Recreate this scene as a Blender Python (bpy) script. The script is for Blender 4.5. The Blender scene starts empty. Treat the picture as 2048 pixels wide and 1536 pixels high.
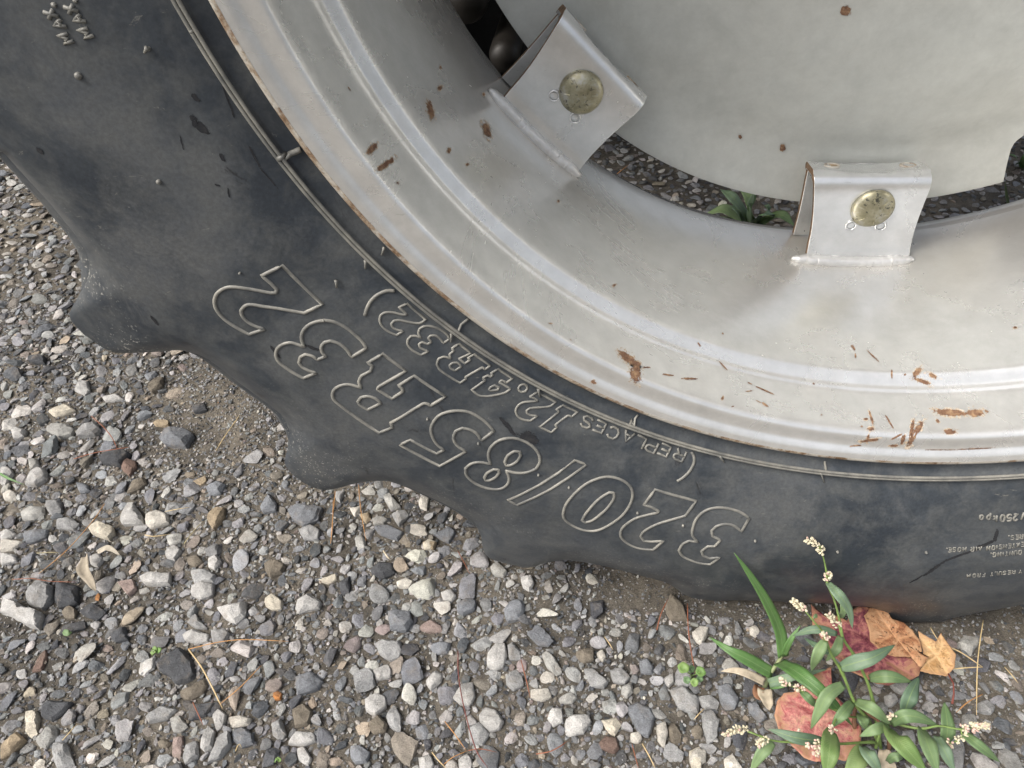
import bpy, bmesh, math, random
import numpy as np
from mathutils import Vector, Matrix, noise
rnd = random.Random(7)
nrs = np.random.RandomState(11)
SC = bpy.context.scene
COL = SC.collection
HUB = 0.660                                   # height of the wheel axis; the axis runs along Y, wheel face at Y = 0

# ------------------------------------------------------------------ camera
CAM_RIGHT = (0.99393848, 0.10121105, -0.04292585)
CAM_DOWN = (0.04187005, -0.70952527, -0.70343499)
CAM_FWD = (-0.10165237, 0.6973738, -0.70946218)
EYE = np.array([-0.2297, -0.359, HUB])
FPX = 1420.0
cam_data = bpy.data.cameras.new('camera')
cam = bpy.data.objects.new('camera', cam_data)
COL.objects.link(cam)
cam.matrix_world = Matrix(((CAM_RIGHT[0], -CAM_DOWN[0], -CAM_FWD[0], EYE[0]),
                           (CAM_RIGHT[1], -CAM_DOWN[1], -CAM_FWD[1], EYE[1]),
                           (CAM_RIGHT[2], -CAM_DOWN[2], -CAM_FWD[2], EYE[2]), (0, 0, 0, 1)))
cam_data.sensor_width = 36.0
cam_data.lens = 36.0 * FPX / 2048.0
cam_data.clip_start = 0.01
cam_data.clip_end = 400.0
SC.camera = cam

# ------------------------------------------------------------------ light
SUN_DIR = Vector((-0.56, -0.30, 0.80)).normalized()      # towards the sun
world = bpy.data.worlds.new('World')
SC.world = world
world.use_nodes = True
wn = world.node_tree
wn.nodes.clear()
w_out = wn.nodes.new('ShaderNodeOutputWorld')
w_bg = wn.nodes.new('ShaderNodeBackground')
w_sky = wn.nodes.new('ShaderNodeTexSky')
w_sky.sky_type = 'NISHITA'
w_sky.sun_disc = False
w_sky.sun_elevation = math.asin(SUN_DIR.z)
w_sky.sun_rotation = math.atan2(SUN_DIR.x, SUN_DIR.y)
w_sky.air_density = 1.0
w_sky.dust_density = 7.0
w_sky.ozone_density = 1.0
w_bg.inputs['Strength'].default_value = 0.15
w_hs = wn.nodes.new('ShaderNodeHueSaturation')                # thin high cloud: a paler sky
w_hs.inputs['Saturation'].default_value = 0.45
wn.links.new(w_sky.outputs[0], w_hs.inputs['Color'])
wn.links.new(w_hs.outputs[0], w_bg.inputs[0])
wn.links.new(w_bg.outputs[0], w_out.inputs[0])
sun_data = bpy.data.lights.new('sun', 'SUN')
sun_data.energy = 1.5
sun_data.angle = math.radians(28)
sun_data.color = (1.0, 0.95, 0.88)
sun = bpy.data.objects.new('sun', sun_data)
COL.objects.link(sun)
sun.rotation_euler = SUN_DIR.to_track_quat('Z', 'Y').to_euler()
SC.view_settings.view_transform = 'Standard'
SC.view_settings.look = 'None'
SC.view_settings.exposure = 0.5
SC.view_settings.gamma = 1.0
SC.view_settings.use_curve_mapping = False


# ------------------------------------------------------------------ helpers
def ray(p):
    v = np.array([(p[0] - 1024) / FPX, (p[1] - 768) / FPX, 1.0])
    return v[0] * np.array(CAM_RIGHT) + v[1] * np.array(CAM_DOWN) + v[2] * np.array(CAM_FWD)


def gp(p, z=0.0):
    """The point at height z that is seen at photograph pixel p."""
    d = ray(p)
    return EYE + d * ((z - EYE[2]) / d[2])


def on_plane(p, y):
    d = ray(p)
    return EYE + d * ((y - EYE[1]) / d[1])


def polar(X):
    return math.hypot(X[0], X[2] - HUB), math.atan2(X[0], HUB - X[2])


def wheel_pt(r, th, y):
    return (r * math.sin(th), y, HUB - r * math.cos(th))


ZOOMS = {'A': (0, 1000, .34896), 'B': (700, 1050, .3418), 'C': (1348, 1011, .3418), 'D': (0, 640, .2344), 'F': (0, 0, 1.0),
         'K': (400, 500, .29297), 'L': (900, 780, .3125), 'M': (700, 400, .24414), 'N': (900, 700, .15625), 'P': (500, 750, .24414),
         'Q': (1100, 650, .24414), 'S': (1548, 650, .24414), 'T': (850, 0, .29297), 'U': (300, 0, .24414), 'V': (1788, 980, .12695),
         'G': (1180, 240, .22461), 'H': (1648, 1236, .19531)}


def px(z, s):
    ox, oy, k = ZOOMS[z]
    v = [float(t) for t in s.replace(',', ' ').split()]
    return [(ox + v[i] * k, oy + v[i + 1] * k) for i in range(0, len(v), 2)]


def mesh_obj(name, verts, faces, mat=None, parent=None, smooth=True, sharp=None):
    me = bpy.data.meshes.new(name)
    me.from_pydata([tuple(map(float, v)) for v in verts], [], faces)
    me.update()
    if smooth:
        me.polygons.foreach_set('use_smooth', [True] * len(me.polygons))
        if sharp:
            me.set_sharp_from_angle(angle=math.radians(sharp))
    o = bpy.data.objects.new(name, me)
    COL.objects.link(o)
    if mat:
        me.materials.append(mat)
    if parent:
        o.parent = parent
    return o


def tag(o, label=None, cat=None, group=None, kind=None):
    if label:
        o['label'] = label
    if cat:
        o['category'] = cat
    if group:
        o['group'] = group
    if kind:
        o['kind'] = kind
    return o


def empty(name, loc, label, cat, group=None):
    o = bpy.data.objects.new(name, None)
    o.location = loc
    o.empty_display_size = 0.02
    COL.objects.link(o)
    return tag(o, label, cat, group)


def child_fix(o, parent):
    """Parent o to a moved Empty while its vertices stay in world coordinates."""
    o.parent = parent
    o.matrix_parent_inverse = Matrix.Translation(parent.location).inverted()
    return o


class MB:
    def __init__(self):
        self.v = []
        self.f = []

    def add(self, v, f):
        n = len(self.v)
        self.v += [tuple(map(float, q)) for q in v]
        self.f += [tuple(i + n for i in q) for q in f]

    def tube(self, pts, rad, n=6, closed=False, cap=True):
        P = [Vector(p) for p in pts]
        m = len(P)
        if m < 2:
            return
        rads = rad if isinstance(rad, (list, tuple)) else [rad] * m
        up = None
        rings = []
        for i in range(m):
            a = P[i - 1] if (i > 0 or closed) else P[i]
            b = P[(i + 1) % m] if (i < m - 1 or closed) else P[i]
            t = (b - a)
            if t.length < 1e-9:
                t = Vector((0, 0, 1))
            t.normalize()
            if up is None:
                up = Vector((0, 0, 1)) if abs(t.z) < .9 else Vector((1, 0, 0))
            s = t.cross(up)
            if s.length < 1e-6:
                s = t.orthogonal()
            s.normalize()
            up = s.cross(t).normalized()
            rings.append([P[i] + (s * math.cos(6.28319 * k / n) + up * math.sin(6.28319 * k / n)) * rads[i] for k in range(n)])
        v = [q for r in rings for q in r]
        f = []
        for i in range(m if closed else m - 1):
            j = (i + 1) % m
            for k in range(n):
                f.append((i * n + k, i * n + (k + 1) % n, j * n + (k + 1) % n, j * n + k))
        if cap and not closed:
            f.append(tuple(range(n - 1, -1, -1)))
            f.append(tuple((m - 1) * n + k for k in range(n)))
        self.add(v, f)

    def build(self, name, mat, parent=None, smooth=True, sharp=None):
        return mesh_obj(name, self.v, self.f, mat, parent, smooth, sharp)


def smooth_line(P, closed=False, step=4, corner=40):
    """Catmull-Rom through the points of a 2-D polyline, keeping corners sharp."""
    P = [np.array(p, float) for p in P]
    n = len(P)
    if closed and np.linalg.norm(P[0] - P[-1]) < 1e-6:
        P = P[:-1]
        n -= 1

    def is_corner(i):
        if not closed and i in (0, n - 1):
            return True
        a, b = P[i] - P[i - 1], P[(i + 1) % n] - P[i]
        c = np.dot(a, b) / (np.linalg.norm(a) * np.linalg.norm(b) + 1e-12)
        return math.degrees(math.acos(max(-1, min(1, c)))) > corner
    cor = [is_corner(i) for i in range(n)]
    out = []
    for i in range(n if closed else n - 1):
        j = (i + 1) % n
        p1, p2 = P[i], P[j]
        L = np.linalg.norm(p2 - p1)
        m1 = np.zeros_like(p1) if False else ((p2 - P[i - 1]) if not cor[i] else (p2 - p1))
        m2 = ((P[(j + 1) % n] - p1) if not cor[j] else (p2 - p1))
        m1 = m1 / (np.linalg.norm(m1) + 1e-12) * L
        m2 = m2 / (np.linalg.norm(m2) + 1e-12) * L
        for k in range(step):
            t = k / step
            h = (2 * t**3 - 3 * t**2 + 1, t**3 - 2 * t**2 + t, -2 * t**3 + 3 * t**2, t**3 - t**2)
            out.append(h[0] * p1 + h[1] * m1 + h[2] * p2 + h[3] * m2)
    if not closed:
        out.append(P[-1])
    return out


# ------------------------------------------------------------------ materials
class NT:
    def __init__(self, name):
        self.m = bpy.data.materials.new(name)
        self.m.use_nodes = True
        self.t = self.m.node_tree
        self.b = self.t.nodes['Principled BSDF']
        self._co = None

    def n(self, kind, **kw):
        q = self.t.nodes.new(kind)
        for k, v in kw.items():
            setattr(q, k, v)
        return q

    def link(self, a, b):
        self.t.links.new(a, b)

    def co(self):
        if self._co is None:
            self._co = self.n('ShaderNodeTexCoord').outputs['Object']
        return self._co

    def noise(self, scale, detail=4, rough=.6, vec=None, dist=0.0, stretch=None):
        q = self.n('ShaderNodeTexNoise')
        q.inputs['Scale'].default_value = scale
        q.inputs['Detail'].default_value = detail
        q.inputs['Roughness'].default_value = rough
        q.inputs['Distortion'].default_value = dist
        v = vec or self.co()
        if stretch:
            mp = self.n('ShaderNodeMapping')
            mp.inputs['Scale'].default_value = stretch
            self.link(v, mp.inputs['Vector'])
            v = mp.outputs[0]
        self.link(v, q.inputs['Vector'])
        return q.outputs['Fac']

    def ramp(self, fac, stops):
        q = self.n('ShaderNodeValToRGB')
        e = q.color_ramp.elements
        while len(e) < len(stops):
            e.new(.5)
        for i, (p, c) in enumerate(stops):
            e[i].position = p
            e[i].color = (c, c, c, 1) if isinstance(c, (int, float)) else (*c, 1)
        self.link(fac, q.inputs['Fac'])
        return q.outputs['Color']

    def mix(self, fac, a, b, mode='MIX'):
        q = self.n('ShaderNodeMix', data_type='RGBA', blend_type=mode)
        for sock, v in ((q.inputs['Factor'], fac), (q.inputs['A'], a), (q.inputs['B'], b)):
            if isinstance(v, (int, float)):
                sock.default_value = v if sock.type == 'VALUE' else (v, v, v, 1)
            elif isinstance(v, tuple):
                sock.default_value = (*v, 1)
            else:
                self.link(v, sock)
        return q.outputs['Result']

    def math(self, op, a, b=0.0):
        q = self.n('ShaderNodeMath', operation=op)
        for i, v in enumerate((a, b)):
            if isinstance(v, (int, float)):
                q.inputs[i].default_value = v
            else:
                self.link(v, q.inputs[i])
        return q.outputs[0]

    def bump(self, h, strength=.3, dist=.001):
        q = self.n('ShaderNodeBump')
        q.inputs['Strength'].default_value = strength
        q.inputs['Distance'].default_value = dist
        self.link(h, q.inputs['Height'])
        self.link(q.outputs[0], self.b.inputs['Normal'])

    def out(self, color=None, rough=.7, metal=0.0, spec=.5):
        if color is not None:
            if isinstance(color, tuple):
                self.b.inputs['Base Color'].default_value = (*color, 1)
            else:
                self.link(color, self.b.inputs['Base Color'])
        if isinstance(rough, (int, float)):
            self.b.inputs['Roughness'].default_value = rough
        else:
            self.link(rough, self.b.inputs['Roughness'])
        self.b.inputs['Metallic'].default_value = metal
        self.b.inputs['Specular IOR Level'].default_value = spec
        return self.m


def mat_rubber():
    k = NT('weathered_rubber')
    big = k.noise(9, 6, .68, dist=.6)
    mid = k.noise(38, 5, .7, dist=.4)
    fine = k.noise(420, 3, .7)
    c = k.ramp(big, [(.40, (.030, .037, .046)), (.50, (.042, .050, .059)), (.60, (.066, .074, .083))])
    dust = k.ramp(k.math('ADD', k.math('MULTIPLY', mid, .7), k.math('MULTIPLY', big, .45)), [(.50, 0.0), (.70, .46)])
    c = k.mix(dust, c, (.128, .130, .122))
    dark = k.ramp(k.noise(26, 6, .75, dist=1.2, stretch=(1, 1, .5)), [(.64, 0.0), (.70, .8)])
    c = k.mix(dark, c, (.016, .015, .017))
    grain = k.ramp(fine, [(.35, .86), (.65, 1.12)])
    c = k.mix(1.0, c, grain, 'MULTIPLY')
    sp = k.ramp(k.noise(520, 2, .5), [(.64, 0.0), (.67, 1.0)])
    zone = k.ramp(k.noise(12, 3, .6), [(.46, 0.0), (.58, .9)])
    sh = k.n('ShaderNodeAttribute', attribute_name='shoulder')             # chips and grit cling to the lugs
    c = k.mix(k.math('MULTIPLY', k.math('MULTIPLY', sp, zone), sh.outputs['Fac']), c, (.42, .41, .37))
    streak = k.ramp(k.noise(120, 4, .7, stretch=(1, 1, .18)), [(.60, 0.0), (.68, .35)])
    c = k.mix(k.math('MULTIPLY', streak, sh.outputs['Fac']), c, (.15, .15, .145))
    scr = k.ramp(k.noise(70, 5, .8, dist=2.2, stretch=(.35, 1, 1)), [(.655, 0.0), (.68, .5)])
    c = k.mix(scr, c, (.20, .195, .175))
    k.bump(k.math('ADD', k.math('MULTIPLY', fine, .25), k.math('MULTIPLY', mid, .5)),   .16, .0010)
    return k.out(c, k.ramp(big, [(.35, .36), (.65, .54)]), 0, .5)


def mat_letter():
    k = NT('rubbed_rubber')
    a = k.noise(60, 4, .7)
    c = k.ramp(a, [(.35, (.14, .14, .13)), (.65, (.28, .27, .235))])
    return k.out(c, .48, 0, .5)


def mat_silver(name, tint, rough, metal, dusty, dirt=False):
    k = NT(name)
    a = k.noise(5, 6, .7, dist=.5)
    b = k.noise(55, 5, .7)
    s = k.noise(160, 4, .75, stretch=(1, .3, 1))
    c = k.mix(k.ramp(a, [(.38, 0.0), (.7, dusty)]), tint, (tint[0] * .94, tint[1] * .87, tint[2] * .78))
    c = k.mix(1.0, c, k.ramp(b, [(.34, .92), (.66, 1.05)]), 'MULTIPLY')
    c = k.mix(1.0, c, k.ramp(k.noise(18, 6, .75, dist=.8), [(.36, .94), (.64, 1.03)]), 'MULTIPLY')
    hair = k.ramp(k.noise(210, 3, .7, dist=2.5, stretch=(.25, 1, 1)), [(.70, 0.0), (.73, .3)])
    c = k.mix(hair, c, (.30, .29, .27))
    c = k.mix(k.ramp(s, [(.60, 0.0), (.76, .22)]), c, (.70, .68, .62))
    c = k.mix(k.ramp(k.noise(85, 3, .6, dist=.6), [(.77, 0.0), (.79, .7)]), c, (.14, .10, .07))
    if dirt:                                                              # dried mud film deep inside the rim
        at = k.n('ShaderNodeAttribute', attribute_name='mud')
        c = k.mix(k.math('MULTIPLY', at.outputs['Fac'], k.ramp(a, [(.3, .3), (.65, .85)])), c, (.54, .505, .445))
    k.bump(k.math('ADD', k.noise(900, 2, .6), k.math('MULTIPLY', b, 1.5)), .08, .0006)
    return k.out(c, k.math('ADD', k.math('MULTIPLY', a, .22), rough), metal, .5)


def mat_rust(name='rust', edge=True):
    k = NT(name)
    a = k.noise(240, 5, .75)
    c = k.ramp(a, [(.34, (.095, .052, .036)), (.50, (.19, .108, .068)), (.64, (.36, .24, .14))])
    k.bump(a, .6, .0008)
    k.out(c, .85, 0, .2)
    if edge:
        at = k.n('ShaderNodeAttribute', attribute_name='cover')
        n2 = k.noise(280, 5, .85)
        f = k.math('GREATER_THAN', k.math('ADD', at.outputs['Fac'], k.math('MULTIPLY', k.math('SUBTRACT', n2, .5), 2.6)), .5)
        tr = k.n('ShaderNodeBsdfTransparent')
        mx = k.n('ShaderNodeMixShader')
        k.link(f, mx.inputs[0])
        k.link(tr.outputs[0], mx.inputs[1])
        k.link(k.b.outputs[0], mx.inputs[2])
        k.link(mx.outputs[0], k.t.nodes['Material Output'].inputs['Surface'])
    return k.m


def mat_lip():
    k = NT('rusty_flange_edge')
    a = k.noise(70, 6, .8)
    b = k.noise(520, 4, .7)
    c = k.ramp(a, [(.30, (.10, .055, .03)), (.45, (.24, .16, .10)), (.58, (.42, .36, .28)), (.72, (.30, .20, .12))])
    c = k.mix(1.0, c, k.ramp(b, [(.3, .6), (.7, 1.25)]), 'MULTIPLY')
    c = k.mix(k.ramp(k.noise(22, 5, .75), [(.47, 0.0), (.53, .85)]), c, (.47, .45, .40))
    k.bump(k.math('ADD', a, b), .5, .001)
    return k.out(c, .7, .0, .3)


def mat_zinc():
    k = NT('yellowed_zinc')
    a = k.noise(75, 5, .7)
    b = k.noise(190, 4, .8)
    c = k.ramp(a, [(.35, (.26, .24, .15)), (.52, (.38, .355, .25)), (.66, (.46, .45, .40))])
    c = k.mix(k.ramp(b, [(.58, 0.0), (.62, .9)]), c, (.07, .07, .06))
    k.bump(a, .25, .0006)
    return k.out(c, .42, .75, .5)


def mat_stone(name, attr):
    k = NT(name)
    if attr:
        col = k.n('ShaderNodeAttribute', attribute_name='tint').outputs['Color']
        vec = None
    else:
        col = k.n('ShaderNodeObjectInfo').outputs['Color']
        vec = k.n('ShaderNodeNewGeometry').outputs['Position']
    a = k.noise(110, 5, .7, vec)
    b = k.noise(900, 4, .75, vec)
    c = k.mix(1.0, col, k.ramp(a, [(.3, .72), (.7, 1.28)]), 'MULTIPLY')
    c = k.mix(1.0, c, k.ramp(b, [(.3, .70), (.7, 1.32)]), 'MULTIPLY')
    c = k.mix(k.ramp(k.noise(60, 4, .7, vec), [(.52, 0.0), (.72, .5)]), c, (.24, .205, .165))
    k.bump(k.math('ADD', k.math('MULTIPLY', a, 2.6), b), .8, .0016)
    return k.out(c, .88, 0, .25)


def mat_soil():
    k = NT('packed_dirt')
    a = k.noise(7, 6, .7)
    b = k.noise(90, 6, .8)
    d = k.noise(800, 4, .8)
    c = k.ramp(a, [(.38, (.100, .092, .080)), (.50, (.145, .130, .108)), (.62, (.205, .182, .148))])
    c = k.mix(1.0, c, k.ramp(b, [(.3, .6), (.7, 1.35)]), 'MULTIPLY')
    c = k.mix(1.0, c, k.ramp(d, [(.3, .55), (.7, 1.5)]), 'MULTIPLY')
    k.bump(k.math('ADD', k.math('MULTIPLY', b, 2.5), d), .9, .002)
    return k.out(c, .95, 0, .15)


def mat_green(name, c1, c2, vein=(.20, .28, .11), rough=.5, trans=.25):
    k = NT(name)
    uv = k.n('ShaderNodeUVMap').outputs[0]
    sx = k.n('ShaderNodeSeparateXYZ')
    k.link(uv, sx.inputs[0])
    rnd_ = k.n('ShaderNodeObjectInfo').outputs['Random']
    a = k.noise(70, 4, .6)
    c = k.mix(k.ramp(k.math('ADD', k.math('MULTIPLY', a, .8), k.math('MULTIPLY', rnd_, .4)), [(.42, 0.0), (.78, 1.0)]), c1, c2)
    mid = k.math('ABSOLUTE', k.math('SUBTRACT', sx.outputs[0], .5))
    c = k.mix(k.ramp(mid, [(.0, .8), (.05, 0.0)]), c, vein)
    side = k.n('ShaderNodeTexWave')
    side.inputs['Scale'].default_value = 6
    side.inputs['Distortion'].default_value = .6
    cmb = k.n('ShaderNodeCombineXYZ')
    k.link(k.math('ADD', sx.outputs[1], k.math('MULTIPLY', mid, -.5)), cmb.inputs[0])
    k.link(cmb.outputs[0], side.inputs['Vector'])
    k.bump(k.math('ADD', side.outputs['Fac'], k.math('MULTIPLY', a, 1.2)), .16, .0010)
    c = k.mix(k.ramp(side.outputs['Fac'], [(.75, 0.0), (1.0, .07)]), c, vein)
    k.out(c, rough, 0, .4)
    k.b.inputs['Transmission Weight'].default_value = 0.0
    k.b.inputs['Subsurface Weight'].default_value = trans
    k.b.inputs['Subsurface Radius'].default_value = (.002, .003, .001)
    return k.m


def mat_leaf(name, stops, spot, spot_amt, vein):
    k = NT(name)
    a = k.noise(75, 6, .75, dist=.8)
    c = k.ramp(a, stops)
    c = k.mix(1.0, c, k.ramp(k.noise(260, 4, .7), [(.35, .72), (.65, 1.25)]), 'MULTIPLY')
    k_sp = k.ramp(k.noise(330, 2, .5), [(.63, 0.0), (.67, spot_amt)])
    c = k.mix(k_sp, c, spot)
    blot = k.ramp(k.noise(48, 5, .7, dist=1.0), [(.60, 0.0), (.66, spot_amt * .8)])
    c = k.mix(blot, c, spot)
    mg = k.n('ShaderNodeAttribute', attribute_name='margin')
    c = k.mix(k.ramp(k.math('ADD', mg.outputs['Fac'], k.math('MULTIPLY', k.math('SUBTRACT', a, .5), 1.6)), [(.72, 0.0), (1.0, .75)]), c, (.42, .24, .13))
    at = k.n('ShaderNodeAttribute', attribute_name='vein')
    c = k.mix(k.math('MULTIPLY', at.outputs['Fac'], .8), c, vein)
    k.bump(k.noise(180, 4, .7), .18, .0008)
    k.out(c, .6, 0, .3)
    return k.m


def mat_plain(name, c, rough=.6, metal=0.0, spec=.4, var=.25, scale=120):
    k = NT(name)
    a = k.noise(scale, 4, .7)
    col = k.mix(1.0, c, k.ramp(a, [(.3, 1 - var), (.7, 1 + var)]), 'MULTIPLY')
    return k.out(col, rough, metal, spec)


M_RUB, M_LET = mat_rubber(), mat_letter()
M_RIM = mat_silver('silver_rim_paint', (.80, .805, .79), .16, .66, .22, True)
M_DISC = mat_silver('grey_disc_paint', (.49, .505, .48), .42, .12, .25)
M_BRK = mat_silver('bracket_paint', (.76, .77, .765), .15, .70, .12)
M_WELD = mat_silver('weld_paint', (.66, .66, .65), .30, .5, .25)
M_EDGE = mat_plain('rusty_plate_edge', (.20, .13, .08), .8, 0, .3, .5, 160)
M_RUST, M_LIP, M_ZINC = mat_rust(), mat_lip(), mat_zinc()
M_TAN = mat_plain('rust_stain', (.36, .27, .17), .8)
M_STONE, M_GRAV, M_SOIL = mat_stone('stone', False), mat_stone('gravel_stone', True), mat_soil()
M_DARK = mat_plain('dark_steel', (.02, .02, .022), .6)
M_BRN = mat_plain('brown_casting', (.014, .012, .010), .5)

# ------------------------------------------------------------------ ground
ext = np.array([1.1 ** i for i in range(1, 64)])
def axis_coords(lo, hi, step, far):
    a = np.arange(lo, hi + step / 2, step)
    g = []
    d, s = 0, step
    while d < far:
        s *= 1.22
        d += s
        g.append(d)
    g = np.array(g)
    return np.concatenate([lo - g[::-1], a, a[-1] + g])


def vnoise(x, y, s, seed):
    """Smooth value noise on numpy arrays."""
    r = np.random.RandomState(seed)
    T = r.rand(256, 256)
    u, v = x * s, y * s
    i, j = np.floor(u).astype(int), np.floor(v).astype(int)
    a, b = u - i, v - j
    a, b = a * a * (3 - 2 * a), b * b * (3 - 2 * b)
    g = lambda p, q: T[p % 256, q % 256]
    return (g(i, j) * (1 - a) + g(i + 1, j) * a) * (1 - b) + (g(i, j + 1) * (1 - a) + g(i + 1, j + 1) * a) * b - .5


def ground_z(x, y):
    x, y = np.asarray(x, float), np.asarray(y, float)
    z = .018 * vnoise(x, y, 3.1, 1) + .009 * vnoise(x, y, 11, 2) + .004 * vnoise(x, y, 40, 3) + .0022 * vnoise(x, y, 130, 4)
    near = np.exp(-((x - .02) / .22) ** 2 - ((y - .15) / .30) ** 2)          # flattened where the tyre stands
    z = z * (1 - .8 * near) - .006 * near
    far = np.clip((np.hypot(x, y) - 2.2) / 3, 0, 1)
    return z * (1 - far)


gx, gy = axis_coords(-1.25, .75, .0062, 60), axis_coords(-.50, 1.30, .0062, 60)
GX, GY = np.meshgrid(gx, gy)
GZ = ground_z(GX, GY)
nx, ny = len(gx), len(gy)
me = bpy.data.meshes.new('ground')
me.vertices.add(nx * ny)
me.vertices.foreach_set('co', np.stack([GX, GY, GZ], -1).reshape(-1).astype(np.float32))
ii = (np.arange(ny - 1)[:, None] * nx + np.arange(nx - 1)[None, :]).reshape(-1)
Q = np.stack([ii, ii + 1, ii + nx + 1, ii + nx], 1).astype(np.int32)
me.loops.add(Q.size)
me.loops.foreach_set('vertex_index', Q.reshape(-1))
me.polygons.add(len(Q))
me.polygons.foreach_set('loop_start', np.arange(0, Q.size, 4, dtype=np.int32))
me.polygons.foreach_set('use_smooth', np.ones(len(Q), dtype=bool))
me.update()
me.validate()
me.materials.append(M_SOIL)
ground = bpy.data.objects.new('ground', me)
COL.objects.link(ground)
tag(ground, 'packed brown dirt under the gravel', kind='structure')

# ------------------------------------------------------------------ tractor wheel
wheel = empty('wheel_assembly', (0, 0, 0), 'big tractor wheel with black lugged tyre and scratched silver rim standing on gravel', 'wheel')

EDGE = [(-63.71, .631), (-63.31, .642), (-63.1, .652), (-62.75, .665), (-62.3, .670), (-61.14, .673), (-59.6, .671), (-59.07, .666), (-58.57, .653), (-57.79, .635),
        (-57.26, .621), (-56.39, .612), (-55.58, .609), (-54.5, .609), (-52.8, .610), (-50.2, .611), (-49.1, .613), (-48.2, .619),
        (-47.4, .629), (-46.63, .645), (-46.03, .665), (-45.5, .671), (-44.55, .676), (-43.3, .678), (-42.22, .675), (-41.67, .664), (-41.0, .645),
        (-40.19, .629), (-39.09, .618), (-37.65, .614), (-35.96, .614), (-34.2, .6145), (-32.4, .617), (-31.0, .623), (-30.1, .633), (-29.41, .647),
        (-28.35, .667), (-27.5, .672), (-25.8, .670), (-24.5, .667), (-23.96, .657), (-23.23, .643), (-22.33, .633), (-20.9, .628), (-18.9, .625),
        (-16.8, .625), (-14.6, .627), (-13.3, .629), (-12.5, .635), (-11.1, .648), (-10.4, .651), (-8.4, .650), (-6.5, .640), (-4.2, .634), (0, .629), (4.0, .632),
        (5.18, .641), (6.1, .660), (6.6, .665), (10.15, .664), (10.6, .656), (12.6, .644), (15.5, .630), (18, .622)]
pre = [(-72.2, .597), (-68.7, .598), (-66.5, .602), (-65.3, .607), (-64.4, .616)]
full = sorted(pre + EDGE)
unit = [(a + 54.5, b) for a, b in EDGE if -72.5 < a <= -54.5] + [(-13.7, .598), (-11.6, .600), (-10.4, .608)]
unit = sorted(unit)                                                     # one lug of the period, -18 .. 0
for q in range(1, 8):
    full += [(a - 54.5 - 18 * q, b) for a, b in unit if a - 54.5 - 18 * q > -162]
for q in range(4, 14):
    full += [(a + 18 * q - 54.5 + 18, b) for a, b in unit if 18 < a + 18 * q - 54.5 + 18 < 198]
full = sorted(full)
EA, ER = np.array([a for a, b in full]), np.array([b for a, b in full])


def edge_r(deg):
    return np.interp((np.asarray(deg) + 162) % 360 - 162, EA, ER, period=360)


SIDE_R = np.array([.4290, .4310, .4330, .4342, .4352, .4370, .4400, .4430, .4452, .4462, .4468, .4474, .4480, .4486, .4492, .4498, .4504, .4510, .4520, .4540, .4600, .475, .500, .525, .550, .575, .600, .620, .640, .660, .680])
SIDE_O = np.array([-.0200, -.0150, -.0095, -.0075, -.0078, -.0076, -.0062, -.0046, -.0030, -.0016, .0006, .0014, .0006, .0004, .0012, .0014, .0004, -.0012, -.0014, -.0008, .0024, .0083, .0165, .0220, .0245, .0235, .0195, .0150, .0105, .0062, .0020])


def bulge(th, r):
    w = np.exp(-(np.degrees(th) / 24) ** 2)
    return .006 * w * np.clip((r - .45) / .08, 0, 1) * np.clip((.66 - r) / .06, 0, 1)


def side_o(r, th):
    u = np.clip((np.asarray(r) - .575) / (edge_r(np.degrees(th)) - .575), 0, 1.1)
    return np.where(np.asarray(r) < .575, np.interp(r, SIDE_R, SIDE_O), .0235 - .0150 * u ** 1.5) + bulge(th, r)


def tyre_at(p):
    """(r, theta) of the sidewall point seen at photograph pixel p."""
    o = .02
    for _ in range(14):
        r, th = polar(on_plane(p, -o))
        o = float(side_o(r, th))
    return r, th


def tyre_pt(r, th, lift=0.0):
    return wheel_pt(r, th, -float(side_o(r, th)) - lift)


NT_ = 1600
TH = np.radians(np.linspace(-180, 180, NT_, endpoint=False))
re = edge_r(np.degrees(TH))
ksm = np.array([1, 2, 3, 2, 1.]) / 9
re = np.convolve(np.concatenate([re[-2:], re, re[:2]]), ksm, 'valid')
cols = []                                                                # list of (r, o) arrays, one per ring of the tyre
inner = np.concatenate([SIDE_R[:22], np.linspace(.485, .575, 10)])
for r in inner:
    cols.append((np.full(NT_, r), side_o(np.full(NT_, r), TH)))
for t in np.linspace(.12, 1, 9):
    r = .575 + (re - .575) * t
    cols.append((r, side_o(r, TH)))
v = np.clip((.655 - re) / .035, 0, 1)
oe = side_o(re, TH)
for dr, do in ((.0012, .0010), (.0020, .0030), (.0024, .0060)):
    cols.append((re + dr * (1 - .3 * v) - v * .001, oe - do))
cols.append((re + .003 + .008 * v, oe - .008 + .001 * v))
cols.append((re + .0035 + .016 * v, oe - .012 - .001 * v))
cols.append((re + .004 + .019 * v, oe - .016 - .004 * v))
for dep in (.03, .05, .08, .11, .145):
    sh = np.degrees(TH) + np.sign(.145 - dep + 1e-6) * dep * 35
    rr = edge_r(sh)
    rr = np.where(rr > .648, np.maximum(rr, .668), rr + .012)
    bot = np.abs(np.degrees(TH)) < 25
    rr = np.where(bot, np.minimum(rr, (HUB + .008) / np.cos(np.clip(TH, -.5, .5))), rr)
    cols.append((rr, np.full(NT_, -dep)))
far_side = [(r, -.29 - o) for r, o in cols[::-1]]
cols += far_side[1:]
V = []
for r, o in cols:
    V.append(np.stack([r * np.sin(TH), -o, HUB - r * np.cos(TH)], 1))
V = np.concatenate(V)
nr = len(cols)
F = []
jj = np.arange(NT_)
jn = (jj + 1) % NT_
for i in range(nr - 1):
    F.append(np.stack([i * NT_ + jj, (i + 1) * NT_ + jj, (i + 1) * NT_ + jn, i * NT_ + jn], 1))
F = np.concatenate(F)
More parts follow.
